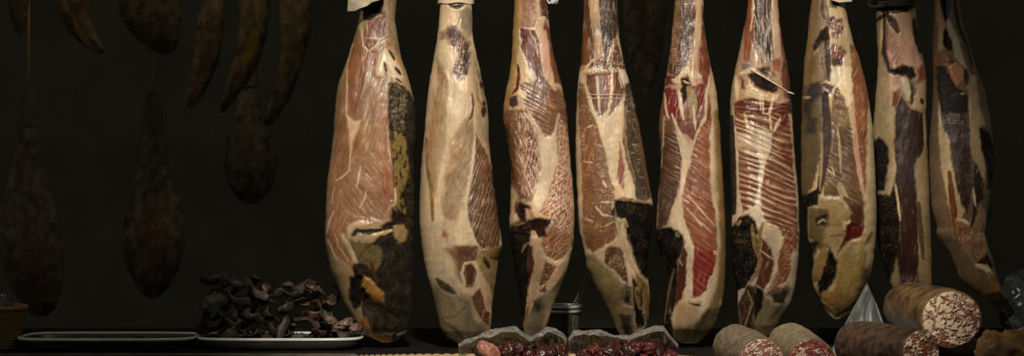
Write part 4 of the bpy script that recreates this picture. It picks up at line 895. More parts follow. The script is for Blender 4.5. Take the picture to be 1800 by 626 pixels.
for h in HAMS: h['group'] = 'hams hanging in the front row'
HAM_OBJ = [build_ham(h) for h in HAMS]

# ================================================================== things fixed to the hams
def rel_child(name, me, mat, root):
    me.transform(Matrix.Translation(-root.location))
    return link(name, me, mat, root)

from mathutils.bvhtree import BVHTree
def front_of(root):
    """returns f(x, z): how far forward the surface of this ham comes at that point"""
    bpy.context.view_layer.update()
    vs, fs = [], []
    for o in root.children:
        if o.type != 'MESH': continue
        b = len(vs)
        co = np.empty(len(o.data.vertices) * 3, np.float32); o.data.vertices.foreach_get('co', co)
        vs.extend((co.reshape(-1, 3) + np.array(root.location, np.float32)).tolist())
        fs.extend(tuple(b + i for i in p.vertices) for p in o.data.polygons)
    t = BVHTree.FromPolygons(vs, fs)
    def f(x, z, dflt=-.04):
        h = t.ray_cast(Vector((x, -1, z)), Vector((0, 1, 0)))
        return h[0].y if h[0] is not None else dflt
    return f
def slab(name, pts, Y, th, bend=0.0, nrm_noise=0.0):
    """a thin stiff sheet cut to an outline, with real thickness; pts are grid points"""
    bm = bmesh.new()
    f = bm.faces.new([bm.verts.new((wx(x, Y), Y, wz(y, Y))) for x, y in pts])
    bmesh.ops.triangulate(bm, faces=[f])
    bmesh.ops.subdivide_edges(bm, edges=bm.edges[:], cuts=4, use_grid_fill=True)
    x0 = min(v.co.x for v in bm.verts); x1 = max(v.co.x for v in bm.verts)
    for v in bm.verts:
        t = (v.co.x - x0) / (x1 - x0)
        v.co.y -= bend * math.sin(t * math.pi) + nrm_noise * math.sin(v.co.z * 160 + v.co.x * 90)
    bm.normal_update()
    r = bmesh.ops.extrude_face_region(bm, geom=bm.faces[:])
    for g in r['geom']:
        if isinstance(g, bmesh.types.BMVert): g.co.y -= th
    bmesh.ops.recalc_face_normals(bm, faces=bm.faces[:])
    me = bpy.data.meshes.new(name); bm.to_mesh(me); bm.free()
    return me

h1, h2, h3, h4, h5, h6, h7, h8, h9 = HAM_OBJ
rel_child('paper_tag', slab('paper_tag', [(616, -60), (613, -20), (615, 0), (611, 20), (624, 20), (634, 16), (646, 12), (655, 5), (668, 1), (676, -6), (678, -60)], -.048, .006, .012, .0015), M['paper'], h1)
rel_child('tag_string', tube_mesh('tag_string', [(wx(662), -.062, wz(-55)), (wx(672), -.055, wz(-75)), (wx(684), -.035, wz(-90))], .0018, 8), M['twine'], h1)

def band(name, cxp, yp0, yp1, hw, Y0, d, th, n=48):
    """a band wrapped round a shank"""
    vs, fs = [], []
    prof = [(0, 0), (1, 0), (1, 1), (0, 1)]
    for i in range(n):
        a = 2 * math.pi * i / n
        for (o, t) in prof:
            r = 1 + o * th / (hw * S)
            wob = .0012 * math.sin(5 * a + 1)
            yy = yp0 + (yp1 - yp0) * t
            vs.append((wx(cxp) + math.cos(a) * hw * S * r, Y0 - math.sin(a) * d * r, wz(yy) + wob))
    for i in range(n):
        j = (i + 1) % n
        for k in range(4):
            fs.append((i * 4 + k, i * 4 + (k + 1) % 4, j * 4 + (k + 1) % 4, j * 4 + k))
    return mesh_np(name, vs, fs, smooth=False)
rel_child('paper_band', band('paper_band', 801, -40, 7, 30, .01, .034, .0025), M['paper'], h2)
rel_child('paper_tag', slab('paper_tag', [(1458, -40), (1462, 1), (1474, 5), (1497, 3), (1497, -40)], -.052, .004, .004), M['paper'], h7)
def knot(name, x, y, Y, r=.006):
    pts = []
    for i in range(60):
        t = i / 59 * 2 * math.pi * 1.6
        pts.append((wx(x, Y) + math.sin(t) * r * 1.5, Y + math.cos(2.3 * t) * r * .6, wz(y, Y) + math.sin(1.7 * t + .4) * r))
    return tube_mesh(name, pts, .0016, 8)
rel_child('white_string', knot('white_string', 970, -1, -.03, .008), mat_simple('white_string', (205, 205, 198), None, 300, .6), h3)
CORDM = mat_simple('dark_cord', (58, 46, 32), (36, 28, 20), 500, 0.7, 0.3, .6)
def coil(name, cxp, ys, hw, d, Y0, r):
    pts = []
    for i in range(len(ys) * 32):
        a = 2 * math.pi * i / 32
        k = i / 32
        y = np.interp(k, range(len(ys)), ys)
        pts.append((wx(cxp) + math.cos(a) * (hw * S + r), Y0 - math.sin(a) * (d + r), wz(y) - .004 * math.sin(a)))
    return tube_mesh(name, pts, r, 8)
rel_child('dark_cord', coil('dark_cord', 1574, [-22, -12, -3, 3], 35, .026, .055, .0042), CORDM, h8)
rel_child('cord_end', tube_mesh('cord_end', [(wx(1543), .02, wz(-2)), (wx(1533), .012, wz(1)), (wx(1527), .012, wz(7)), (wx(1532), .008, wz(12)), (wx(1548), .004, wz(11)), (wx(1562), .008, wz(6))], .004, 8), CORDM, h8)
f6 = front_of(h6)
pts = [(wx(1319 + 75 * t, -.05), 0, wz(121 + 44 * t, -.05)) for t in np.linspace(0, 1, 24)]
pts = [(x, f6(x, z) - .0016, z) for x, _, z in pts[:22]] + [(wx(1391, -.03), -.034, wz(163.5, -.03)), (wx(1396, -.03), -.030, wz(166, -.03))]
rel_child('skewer', tube_mesh('skewer', pts, .0017, 8), M['paper'], h6)
f4 = front_of(h4)
for yy in (164.5, 171):
    pts = [(wx(1031 + t * 62, -.05), 0, wz(yy + .8 * math.sin(t * 5) + 2.5 * t, -.05)) for t in np.linspace(0, 1, 40)]
    yv = gsm(np.array([f4(x, z) for x, _, z in pts]), 1.5)
    rel_child('twine', tube_mesh('twine', [(p[0], y - .0008, p[2]) for p, y in zip(pts, yv)], .0009, 6), M['paper'], h4)

# ================================================================== room
def box_mesh(name, x0, x1, y0, y1, z0, z1, bev=0.0):
    bm = bmesh.new()
    bmesh.ops.create_cube(bm, size=1)
    for v in bm.verts:
        v.co = ((x0 + x1) / 2 + v.co.x * (x1 - x0), (y0 + y1) / 2 + v.co.y * (y1 - y0), (z0 + z1) / 2 + v.co.z * (z1 - z0))
    if bev: bmesh.ops.bevel(bm, geom=bm.edges[:], offset=bev, segments=3, affect='EDGES', profile=.6)
    me = bpy.data.meshes.new(name); bm.to_mesh(me); bm.free()
    return me
def structure(name, me, mat):
    o = link(name, me, mat); o['kind'] = 'structure'; return o
WALLM = mat_simple('smoked_plaster', (112, 108, 92), (98, 94, 80), 5, .9, .1, .3, .004)
structure('wall_back', box_mesh('wall_back', -3.6, 3.6, 3.2, 3.3, 0, 3.8), WALLM)
structure('floor', box_mesh('floor', -3.6, 3.6, -5.2, 3.3, -.1, 0), mat_simple('floor_stone', (26, 24, 20), (20, 18, 15), 8, .95, .03))
structure('ceiling', box_mesh('ceiling', -3.6, 3.6, -.45, 3.3, 3.8, 3.9), mat_simple('ceiling_boards', (44, 40, 33), (34, 30, 24), 6, .9, .1))
def rail(Y, label):
    r = empty('hanging_rail', (0, Y, RAILZ), label, 'rail')
    rel_child('bar', tube_mesh('bar', [(-2.2, Y, RAILZ), (0, Y, RAILZ), (2.2, Y, RAILZ)], .014, 16), M['steel'], r)
    for x in (-2.0, 0.0, 2.0):
        rel_child('hanger', tube_mesh('hanger', [(x, Y, RAILZ + .01), (x, Y, 3.0), (x, Y, 3.799)], .008, 12), M['steel'], r)
rail(0.008, 'steel rail that carries the front row of hams')
rail(0.66, 'steel rail that carries the dark hams in the back')
rail(1.10, 'steel rail at the very back that carries the lowest dark hams')

# counter: dark wooden top with a front board and plinth
ct = empty('counter', (0, 0.0, 0), 'dark wooden counter under the trays and the basket', 'counter')
WOODM = mat_simple('dark_wood', (38, 33, 27), (25, 22, 18), 14, .85, .08, .25, .001)
rel_child('counter_top', box_mesh('counter_top', -2.0, 2.0, -1.05, .62, ZT - .045, ZT, .006), WOODM, ct)
rel_child('counter_base', box_mesh('counter_base', -1.95, 1.95, -1.0, .58, 0, ZT - .045, .004), WOODM, ct)
rel_child('edge_strip', box_mesh('edge_strip', -2.0, -.30, -.20, -.185, ZT, ZT + .012, .003), mat_simple('worn_wood', (96, 84, 66), (70, 60, 46), 30, .5, .4), ct)

# ================================================================== trays on the left
def superellipse(a, b, n, N):
    out = []
    for i in range(N):
        t = 2 * math.pi * i / N
        c, s = math.cos(t), math.sin(t)
        out.append((math.copysign(abs(c) ** (2 / n), c) * a, math.copysign(abs(s) ** (2 / n), s) * b))
    return out
ENAM = mat_simple('white_enamel', (226, 222, 208), (206, 202, 190), 20, .25, .5, 0)
TRAYM = mat_simple('shaded_enamel', (64, 62, 56), (50, 48, 43), 20, .4, .4, 0)  # white enamel darkened: the body's shade is put into its colour
def tray(x0, x1, Yc, hb, label, tilt=0.0):
    a = (x1 - x0) / 2; cx = (x0 + x1) / 2
    root = empty('serving_tray', (cx, Yc, ZT), label, 'tray', 'white trays of dried meat')
    N = 96
    rings = [(.86, .80, 0.0005), (.93, .90, .004), (.985, .975, .014), (1.0, 1.0, .0215), (1.0, 1.0, .0235), (.985, .98, .0235), (.965, .95, .015), (.91, .87, .006), (.84, .78, .0035)]
    vs, fs = [], []
    for (ka, kb, z) in rings:
        for (x, y) in superellipse(a * ka, hb * kb, 4.5, N): vs.append((x, y, z))
    for r in range(len(rings) - 1):
        for i in range(N):
            j = (i + 1) % N
            fs.append((r * N + i, r * N + j, (r + 1) * N + j, (r + 1) * N + i))
    fs.append(tuple(range(N - 1, -1, -1))); fs.append(tuple((len(rings) - 1) * N + i for i in range(N)))
    link('tray_body', mesh_np('tray_body', vs, fs), TRAYM, root)
    rim = tube_mesh('rim', [(x, y, .0235) for x, y in superellipse(a, hb, 4.5, N)], .0034, 8, closed=True)
    link('rim', rim, ENAM, root)
    return root
ty = .075
tray(wx(22, ty - .085), wx(334, ty - .085), ty, .088, 'white rimmed tray holding a thin dried strip, beside the wicker basket')
tray(wx(342, ty - .085), wx(632, ty - .085), ty + .004, .088, 'white rimmed tray heaped with dark dried pieces, nearest the hams')

DRYM = [mat_simple('dried_meat', (66, 52, 38), (36, 28, 21), 60, .55, .5, .8, .003),
        mat_simple('dried_meat_red', (82, 54, 40), (44, 31, 23), 60, .48, .5, .8, .003),
        mat_simple('dried_meat_pale', (122, 94, 76), (82, 62, 50), 80, .45, .5, .6, .002)]
def strip_mesh(rs, ln, wd, th, curl, twist, nu=26, nv=10):
    vs, fs = [], []
    for side in (0, 1):
        for i in range(nu):
            t = i / (nu - 1) - .5
            w = wd * (1 - .55 * abs(2 * t) ** 2.5) * (1 + .25 * math.sin(7 * t + rs))
            ang = curl * t
            for j in range(nv):
                v = (j / (nv - 1) - .5) * w
                tw = twist * t
                cup = .35 * v * v / wd * 3 + .004 * math.sin(9 * t + rs * 2 + 60 * v)
                x = math.sin(ang) / max(abs(curl), .01) * ln * (1 if curl else 1)
                z = (1 - math.cos(ang)) / max(abs(curl), .01) * ln
                nx, nz = -math.sin(ang), math.cos(ang)
                off = cup + (th if side else 0)
                vs.append((x + nx * (off + v * math.sin(tw)), v * math.cos(tw), z + nz * (off + v * math.sin(tw))))
    B = nu * nv
    for i in range(nu - 1):
        for j in range(nv - 1):
            a = i * nv + j
            fs.append((a, a + nv, a + nv + 1, a + 1)); fs.append((B + a, B + a + 1, B + a + nv + 1, B + a + nv))
    for i in range(nu - 1):
        a = i * nv; fs.append((a, B + a, B + a + nv, a + nv)); a = i * nv + nv - 1; fs.append((a, a + nv, B + a + nv, B + a))
    for j in range(nv - 1):
        a = j; fs.append((a, a + 1, B + a + 1, B + a)); a = (nu - 1) * nv + j; fs.append((a, B + a, B + a + 1, a + 1))
    return mesh_np('dried_meat_piece', vs, fs)
rs = random.Random(5)
STRIPS = []; SPROXY = []
for k in range(12):
    arg = (k * 1.7, rs.uniform(.055, .10), rs.uniform(.024, .042), rs.uniform(.002, .0035), rs.uniform(-2.6, 2.6), rs.uniform(-1.2, 1.2))
    me = strip_mesh(*arg)
    pm = strip_mesh(*arg, nu=11, nv=5)
    SPROXY.append((np.array([v.co[:] for v in pm.vertices]), [tuple(p.vertices) for p in pm.polygons])); bpy.data.meshes.remove(pm)
    me.materials.append(DRYM[1 if k % 4 == 1 else 0]); STRIPS.append(me)
from mathutils import Euler
def heap(cxp, halfpx, toppx, n, label, group, seed, ytilt=.05):
    """pieces dropped one by one; of a few tries each comes to rest at the lowest place found"""
    r = random.Random(seed)
    Y0 = ty; done = []; peak = ZT + .03
    for k in range(n):
        best = None
        for _ in range(7):
            a = r.uniform(0, 2 * math.pi); rr = math.sqrt(r.random()) * (1 - .55 * k / n)
            X = wx(cxp + math.cos(a) * rr * halfpx, Y0); Yv = Y0 + math.sin(a) * rr * ytilt
            ang = (r.uniform(-.9, .9), r.uniform(-.9, .9), r.uniform(0, 6.28)); s = r.uniform(.75, 1.15); q = r.randrange(12)
            R3 = np.array(Euler(ang).to_matrix()) * s
            V, F = SPROXY[q]; W0 = V @ R3.T
            lowz = W0[:, 2].min(); last = None
            for z in np.arange(peak + .02, ZT + .0045, -.004):
                W1 = W0 + np.array([X, Yv, z - lowz])
                lo, hi = W1.min(0), W1.max(0)
                near = [t2 for (t2, l2, h2_) in done if (lo < h2_).all() and (l2 < hi).all()]
                t = None
                if near or z < ZT + .009:
                    t = BVHTree.FromPolygons(W1.tolist(), F)
                    if any(t.overlap(t2) for t2 in near): break
                last = (z - lowz, W1, lo, hi)
            if last is None: continue
            if best is None or last[3][2] < best[0][3][2]: best = (last, X, Yv, ang, s, q, F)
        if best is None: continue
        last, X, Yv, ang, s, q, F = best
        done.append((BVHTree.FromPolygons(last[1].tolist(), F), last[2], last[3])); peak = max(peak, last[3][2])
        if last[3][2] > wz(toppx - 4, Y0) + .015: continue
        o = bpy.data.objects.new('dried_meat_piece', STRIPS[q]); COL.objects.link(o)
        o.location = (X, Yv, last[0]); o.rotation_euler = ang; o.scale = (s, s, s)
        tag(o, label, 'dried meat', group)
heap(420, 74, 482, 80, 'dark curled piece of dried meat in the tall heap on the tray', 'pieces of the tall heap of dried meat', 6)
heap(545, 62, 502, 52, 'dark reddish curled piece of dried meat in the low heap next to the hams', 'pieces of the low heap of dried meat', 9)
# loose pale chunks at the right end of that tray
def lump(name, rs_, sx, sy, sz, amp, fr, sub=4):
    bm = bmesh.new(); bmesh.ops.create_icosphere(bm, subdivisions=sub, radius=1)
    co = np.array([v.co[:] for v in bm.verts])
    def n3(p, f, s): return (fbm(p[:, 0] * f + 3.1 * s + p[:, 2] * .7 * f, p[:, 1] * f - p[:, 2] * .9 * f + s, 11 + s, 3) - .5)
    d = 1 + amp * 2 * n3(co, fr, rs_) + amp * .8 * (ridge(co[:, 0] * fr * 2 + co[:, 2] * 2.1, co[:, 1] * fr * 2 + co[:, 2] * 3, rs_ + 40) - .7)
    co = co * d[:, None] * np.array([sx, sy, sz])
    for v, c in zip(bm.verts, co): v.co = c
    me = bpy.data.meshes.new(name); bm.to_mesh(me); bm.free()
    for p in me.polygons: p.use_smooth = True
    return me
for k, (x, y, sx, lab) in enumerate([(581, 564, .012, 'small pale meat chunk lying farthest from the first ham'), (594, 575, .011, 'small reddish meat chunk lying in front of the longer pale one'), (607, 569, .019, 'longer pale meat chunk touching the two smaller ones'), (624, 577, .014, 'pale meat chunk lying against the foot of the first ham')]):
    o = link('meat_chunk', lump('meat_chunk', k + 3, sx, .010, .009, .5, 1.5, 4), DRYM[2])
    Y = ty - .055
    o.location = (wx(x, Y), Y, max(ZT + .016, wz(y, Y))); o.rotation_euler = (0, -.4 if k else .3, .3 * k)
    tag(o, lab, 'meat')
for k, (x0, x1, yy) in enumerate([(118, 262, 586)]):
    pts = [(wx(x0 + (x1 - x0) * t, ty - .05), ty - .05 + .012 * math.sin(9 * t), ZT + .017 + .006 * math.sin(15 * t + 1) + .004 * t) for t in np.linspace(0, 1, 40)]
    tag(link('dried_strip', tube_mesh('dried_strip', pts, lambda t: .0045 + .0022 * math.sin(17 * t), 10), DRYM[0]), 'thin wavy dried strip lying alone in the left tray', 'dried meat')

# ================================================================== rope-rimmed basket with two bags
ROPE = mat_simple('straw_rope', (188, 156, 104), (142, 112, 68), 260, .75, .25, .7, .0015)
STRAW = mat_simple('straw_weave', (158, 130, 86), (110, 88, 54), 220, .75, .25, .7, .0015)
BX, BY, BA, BB = (wx(560, -.3) + wx(1256, -.3)) / 2, -.47, (wx(1256, -.3) - wx(560, -.3)) / 2, .19
RIMZ = wz(621, -.28)
bk = empty('straw_basket', (BX, BY, ZT), 'wide shallow straw basket with a twisted rope rim, holding two plastic bags', 'basket')
def basket_shape(q, N=260): return superellipse(BA * q, BB * q, 3.2, N)
pts = basket_shape(1.0, 420)
for s in range(3):
    # three strands twisted round the rim line
    P = []
    L = 0
    for i, (x, y) in enumerate(pts):
        xa, ya = pts[i - 1]; L += math.hypot(x - xa, y - ya)
        nx, ny = x / BA ** 1, y / BB; n = math.hypot(nx, ny) + 1e-9
        a = 2 * math.pi * (i / 420 * 46 + s / 3)
        P.append((x + nx / n * .0042 * math.cos(a), y + ny / n * .0042 * math.cos(a), RIMZ - ZT - .009 + .0042 * math.sin(a)))
    link('rope_strand', tube_mesh('rope_strand', P, .0047, 10, closed=True), ROPE, bk)
rows = 9; N = 320; vs = []; fs = []
hgt = .0125
for layer in (0, 1):
    for r in range(rows * 4 + 1):
        t = r / (rows * 4)
        for i, (x, y) in enumerate(basket_shape(.955 + .02 * t - (.012 if layer else 0), N)):
            par = (int(t * rows) % 2) * math.pi
            w = 1 + .004 * math.sin(i / N * 2 * math.pi * 60 + par) + .003 * abs(math.sin(t * rows * math.pi))
            vs.append((x * w, y * w, .004 + (hgt - .004) * t))
RR = rows * 4 + 1
for layer in (0, 1):
    for r in range(RR - 1):
        for i in range(N):
            j = (i + 1) % N; a = layer * RR * N
            q = (a + r * N + i, a + r * N + j, a + (r + 1) * N + j, a + (r + 1) * N + i)
            fs.append(q if layer == 0 else q[::-1])
for i in range(N):
    j = (i + 1) % N
    fs.append((((RR - 1) * N + i), ((RR - 1) * N + j), (2 * RR - 1) * N + j, (2 * RR - 1) * N + i))
link('woven_side', mesh_np('woven_side', vs, fs), STRAW, bk)
vs = [(x, y, z) for z in (.001, .008) for x, y in basket_shape(.95, N)]
fs = [tuple(range(N - 1, -1, -1)), tuple(range(N, 2 * N))] + [(i, (i + 1) % N, N + (i + 1) % N, N + i) for i in range(N)]
link('basket_base', mesh_np('basket_base', vs, fs, smooth=False), STRAW, bk)

REDM = [mat_simple('dark_red_cured_meat', (78, 30, 24), (34, 14, 12), 90, .24, .6, .9, .003, coat=.4),
        mat_simple('red_cured_meat', (104, 40, 28), (54, 20, 16), 110, .24, .6, .9, .003, coat=.4),
        mat_simple('pink_cured_meat', (184, 124, 98), (120, 64, 50), 110, .28, .6, .9, .003, coat=.3),
        mat_simple('black_cured_meat', (54, 26, 22), (26, 14, 12), 110, .22, .6, .9, .003, coat=.4)]
BITS = []
rb = random.Random(2)
for k in range(10):
    me = lump('cured_meat_piece', k * 3 + 1, rb.uniform(.011, .018), rb.uniform(.009, .012), rb.uniform(.008, .012), .55, 2.1, 4)
    BITS.append(me)
def bits(x0, x1, prof, n, label, group, seed, mats):
    r = random.Random(seed)
    placed = []
    tries = 0
    while len(placed) < n and tries < 6000:
        tries += 1
        t = r.random(); x = x0 + (x1 - x0) * t
        Y = r.uniform(-.50, -.385)
        top = np.interp(x, [p[0] for p in prof], [p[1] for p in prof])
        zt = wz(top, Y) - .016 - .10 * abs(Y + .43)
        z = r.uniform(ZT + .022, zt)
        p = (wx(x, Y), Y, z)
        if all((p[0] - q[0]) ** 2 + (p[1] - q[1]) ** 2 + (p[2] - q[2]) ** 2 > .0180 ** 2 for q in placed): placed.append(p)
    for k, p in enumerate(placed):
        me = BITS[r.randrange(10)].copy(); me.materials.append(REDM[r.choice(mats)])
        o = bpy.data.objects.new('cured_meat_piece', me); COL.objects.link(o)
        o.location = p; o.rotation_euler = (r.uniform(-3, 3), r.uniform(-.6, .6), r.uniform(0, 6.28))
        tag(o, label, 'cured meat', group)
bits(846, 984, [(846, 604), (860, 596), (910, 592), (950, 598), (984, 600)], 85, 'dark red wrinkled piece of cured meat in the bag under the second and third hams', 'pieces in the left bag', 4, [0, 3, 3, 0, 3, 1])
bits(1026, 1178, [(1026, 604), (1060, 596), (1110, 592), (1150, 588), (1178, 604)], 95, 'glossy red piece of cured meat in the bag under the fourth ham', 'pieces in the right bag', 8, [0, 1, 0, 3, 1, 1])
o = link('cured_meat_piece', lump('cured_meat_piece', 51, .022, .014, .014, .22, 1.2, 4), REDM[2]); o.location = (wx(858, -.51), -.515, wz(615, -.5)); o.rotation_euler = (0, .6, .2)
tag(o, 'pale pink piece of cured meat at the left mouth of the left bag', 'cured meat')

PLAS = mat_plastic('clear_plastic')
def bag(x0, x1, prof, seed, label, Yb=-.335, Yf=-.56, n=240, m=110):
    vs, fs = [], []
    sx = np.linspace(0, 1, n); tx = np.linspace(0, .60, m)
    Sg, Tg = np.meshgrid(sx, tx)
    xp = x0 + (x1 - x0) * Sg
    top = np.interp(xp, [p[0] for p in prof], [p[1] for p in prof])
    # section: up the back, over, and down the front
    e = np.sin(np.clip(Sg, 0, 1) * math.pi) ** .5
    Y = Yb + (Yf - Yb) * (.5 - .5 * np.cos(Tg * math.pi)) ** 1.0
    Y = (Yb + Yf) / 2 + (Y - (Yb + Yf) / 2) * (.35 + .65 * e)
    hz = np.sin(np.clip(Tg * .93 + .035, 0, 1) * math.pi) ** .42
    pk = np.exp(-((Tg - .36) / .22) ** 2)
    Xw = (xp - 900) * S * (D + Y) / D
    ztop = ZC + (313 - top) * S * (D + Y) / D
    z = ZT + .013 + (ztop - ZT - .013) * np.clip(hz * (.80 + .2 * pk), 0, 1)
    c1 = fbm(xp / 26 + Tg * 4, Tg * 7 + seed, seed, 2) - .5
    c2 = ridge(xp / 52 + 1.3 * Tg, Tg * 3.4 + xp / 130, seed + 5, 2) - .6
    c3 = ridge(xp / 12 - 2 * Tg, Tg * 9, seed + 9, 2) - .6
    c4 = ridge(xp / 17 + .8 * Tg + .5 * c1, Tg * 1.3, seed + 21, 2) - .6
    Y = Y - .007 * c4 - .004 * (ridge(xp / 8 - Tg, Tg * 2.2, seed + 30, 1) - .6)
    k = np.clip(np.minimum(Tg, 1 - Tg) * 8, 0, 1)
    z = z + k * (.005 * c1 + .012 * c2 + .002 * c3); Y = Y - k * (.010 * c1 + .024 * c2 + .003 * c3)
    z = np.maximum(z, ZT + .012)
    V = np.stack([Xw, Y, z], -1).reshape(-1, 3)
    org = np.array([V[:, 0].mean(), V[:, 1].mean(), ZT + .012])
    i = np.arange(m - 1)[:, None]; j = np.arange(n - 1)[None, :]
    F = np.stack([i * n + j, (i + 1) * n + j, (i + 1) * n + j + 1, i * n + j + 1], -1).reshape(-1, 4)
    o = link('plastic_bag', mesh_np('plastic_bag', V - org, F), PLAS); o.location = org
    sol = o.modifiers.new('film', 'SOLIDIFY'); sol.thickness = .0004
    tag(o, label, 'bag', 'clear plastic bags in the basket')
bag(806, 997, [(806, 607), (830, 595), (850, 586), (880, 576), (905, 575), (922, 584), (932, 592), (948, 586), (962, 577), (978, 580), (990, 588), (997, 598)], 3, 'crumpled clear plastic bag of near-black meat pieces, left one in the straw basket')
bag(999, 1192, [(999, 596), (1008, 583), (1030, 581), (1055, 582), (1080, 588), (1105, 591), (1125, 584), (1150, 575), (1166, 576), (1178, 592), (1192, 608)], 19, 'crumpled clear plastic bag of red meat pieces, right one in the straw basket', Yb=-.342, Yf=-.555)

# ================================================================== sausages on the right
def face_mesh(rad, seed, ncell, aniso, frac, cfat, clean_, cdark, gap=.10, rel=.0016):
    """cut end: coarse pale fat in dark red lean, as a domed disc in the local xy plane"""
    nr, na = 64, 190
    r = np.linspace(0, 1, nr)[:, None] * np.ones((1, na)); a = np.linspace(0, 2 * math.pi, na, endpoint=False)[None, :] * np.ones((nr, 1))
    x = (r * np.cos(a)).ravel(); y = (r * np.sin(a)).ravel()
    rg = np.random.RandomState(seed)
    pt = rg.uniform(-1.05, 1.05, (ncell, 2)); an = rg.uniform(0, math.pi, ncell); kind = rg.uniform(0, 1, ncell)
    wxx = x + .26 * (fbm(x * 5 + 9, y * 5, seed) - .5) * 2; wyy = y + .26 * (fbm(x * 5, y * 5 + 7, seed + 3) - .5) * 2
    d1 = np.full(x.shape, 9.); d2 = np.full(x.shape, 9.); id1 = np.zeros(x.shape, int)
    for k in range(ncell):
        dx, dy = wxx - pt[k, 0], wyy - pt[k, 1]
        u = dx * math.cos(an[k]) + dy * math.sin(an[k]); v = -dx * math.sin(an[k]) + dy * math.cos(an[k])
        d = np.hypot(u / aniso, v)
        n = d < d1
        d2 = np.where(n, d1, np.minimum(d2, d)); id1 = np.where(n, k, id1); d1 = np.where(n, d, d1)
    cell = math.sqrt(4.4 / ncell)
    b = sstep(.02, gap, (d2 - d1) / cell)
    isf = kind[id1] < frac
    c = np.where(isf[:, None], alb(cfat), alb(clean_)) * (1 + .35 * (kind[id1] - .5))[:, None]
    c = c * (1 + .5 * (fbm(x * 14, y * 14, seed + 8) - .5))[:, None]
    c = c * b[:, None] + alb(cdark) * (1 - b)[:, None]
    R = np.hypot(x, y)
    ring = sstep(.93, .97, R)[:, None]
    c = c * (1 - ring) + alb((120, 84, 54)) * ring
    z = rad * .07 * (1 - R ** 2) + rel * (b * (.6 + .8 * isf) + .8 * (fbm(x * 9, y * 9, seed + 2) - .5)) * (R < .95)
    V = np.stack([x * rad, y * rad, z], -1)
    i = np.arange(nr - 1)[:, None]; j = np.arange(na)[None, :]; j2 = (j + 1) % na
    F = np.stack([i * na + j + 0 * i, (i + 1) * na + j, (i + 1) * na + j2, i * na + j2], -1).reshape(-1, 4)
    me = mesh_np('cut_face', V, F)
    me2 = me
    ca = me2.attributes.new('tissue', 'FLOAT_COLOR', 'POINT'); ca.data.foreach_set('color', np.hstack([np.clip(c, .004, .9), np.ones((len(c), 1))]).astype(np.float32).ravel())
    g = me2.attributes.new('gloss', 'FLOAT', 'POINT'); g.data.foreach_set('value', (.24 + .2 * (1 - b)).astype(np.float32))
    return me2
FACEM = mat_meat('sausage_cut_face', 260, .35, .6, .3)

def sausage(A, B, rad, label, casing, face=None, seed=1, squash=1.0, lumpy=.05, taper=1.0, facetilt=None, group=None, bend=(0, 0, 0)):
    """A = centre of the cut end, B = far end; the body is a bulging closed tube"""
    A, B = Vector(A), Vector(B)
    ax = (B - A); ln = ax.length; ax.normalize()
    root = empty('cured_sausage', A, label, 'sausage', group)
    up = Vector((0, 0, 1)); e1 = ax.cross(up).normalized(); e2 = e1.cross(ax).normalized()
    n, m = 72, 60
    vs, fs = [], []
    for i in range(m):
        t = i / (m - 1)
        q = 1.0
        if t > .8: q = math.sqrt(max(0, 1 - ((t - .8) / .2) ** 2)) * .985 + .015
        if face is None and t < .2: q = math.sqrt(max(0, 1 - ((.2 - t) / .2) ** 2)) * .985 + .015
        q *= (1 + .05 * math.sin(t * 3.1)) * (1 + (taper - 1) * t)
        for k in range(n):
            a = 2 * math.pi * k / n
            px_, py_ = np.array([math.cos(a) * 2.2 + 4]), np.array([math.sin(a) * 2.2 + t * 5])
            d = 1 + lumpy * 2 * float(fbm(px_, py_, seed, 3)[0] - .5) + lumpy * .7 * float(ridge(px_ * 2, py_ * 1.2, seed + 5)[0] - .6)
            r = rad * q * d
            if i == 0 and face is not None: r = rad * .985
            p = ax * (ln * t) + e1 * math.cos(a) * r + e2 * math.sin(a) * r * squash + Vector(bend) * math.sin(t * math.pi)
            vs.append(p)
    for i in range(m - 1):
        for k in range(n):
            fs.append((i * n + k, i * n + (k + 1) % n, (i + 1) * n + (k + 1) % n, (i + 1) * n + k))
    fs.append(tuple((m - 1) * n + k for k in range(n))); fs.append(tuple(range(n - 1, -1, -1)))
    link('casing', mesh_np('casing', vs, fs), casing, root)
    if face is not None:
        rot = Matrix((e1, e2 * squash, -ax)).transposed().to_4x4()
        face.transform(rot)
        f = link('cut_face', face, FACEM, root)
    return root
def at(x, y, Y): return (wx(x, Y), Y, wz(y, Y))
CASE_PALE = mat_simple('pale_casing', (138, 120, 92), (100, 84, 62), 70, .75, .25, .5, .002)
CASE_GREY = mat_simple('grey_casing', (126, 108, 84), (82, 68, 52), 90, .75, .25, .6, .002)
CASE_DARK = mat_simple('dark_casing', (84, 60, 42), (36, 26, 20), 75, .42, .45, .9, .003)
CASE_MOTT = mat_simple('mottled_casing', (132, 100, 60), (48, 34, 23), 26, .36, .5, .7, .003, lo=.38, hi=.62)
CASE_GOLD = mat_simple('golden_casing', (240, 184, 112), (120, 78, 46), 30, .28, .5, .7, .004)

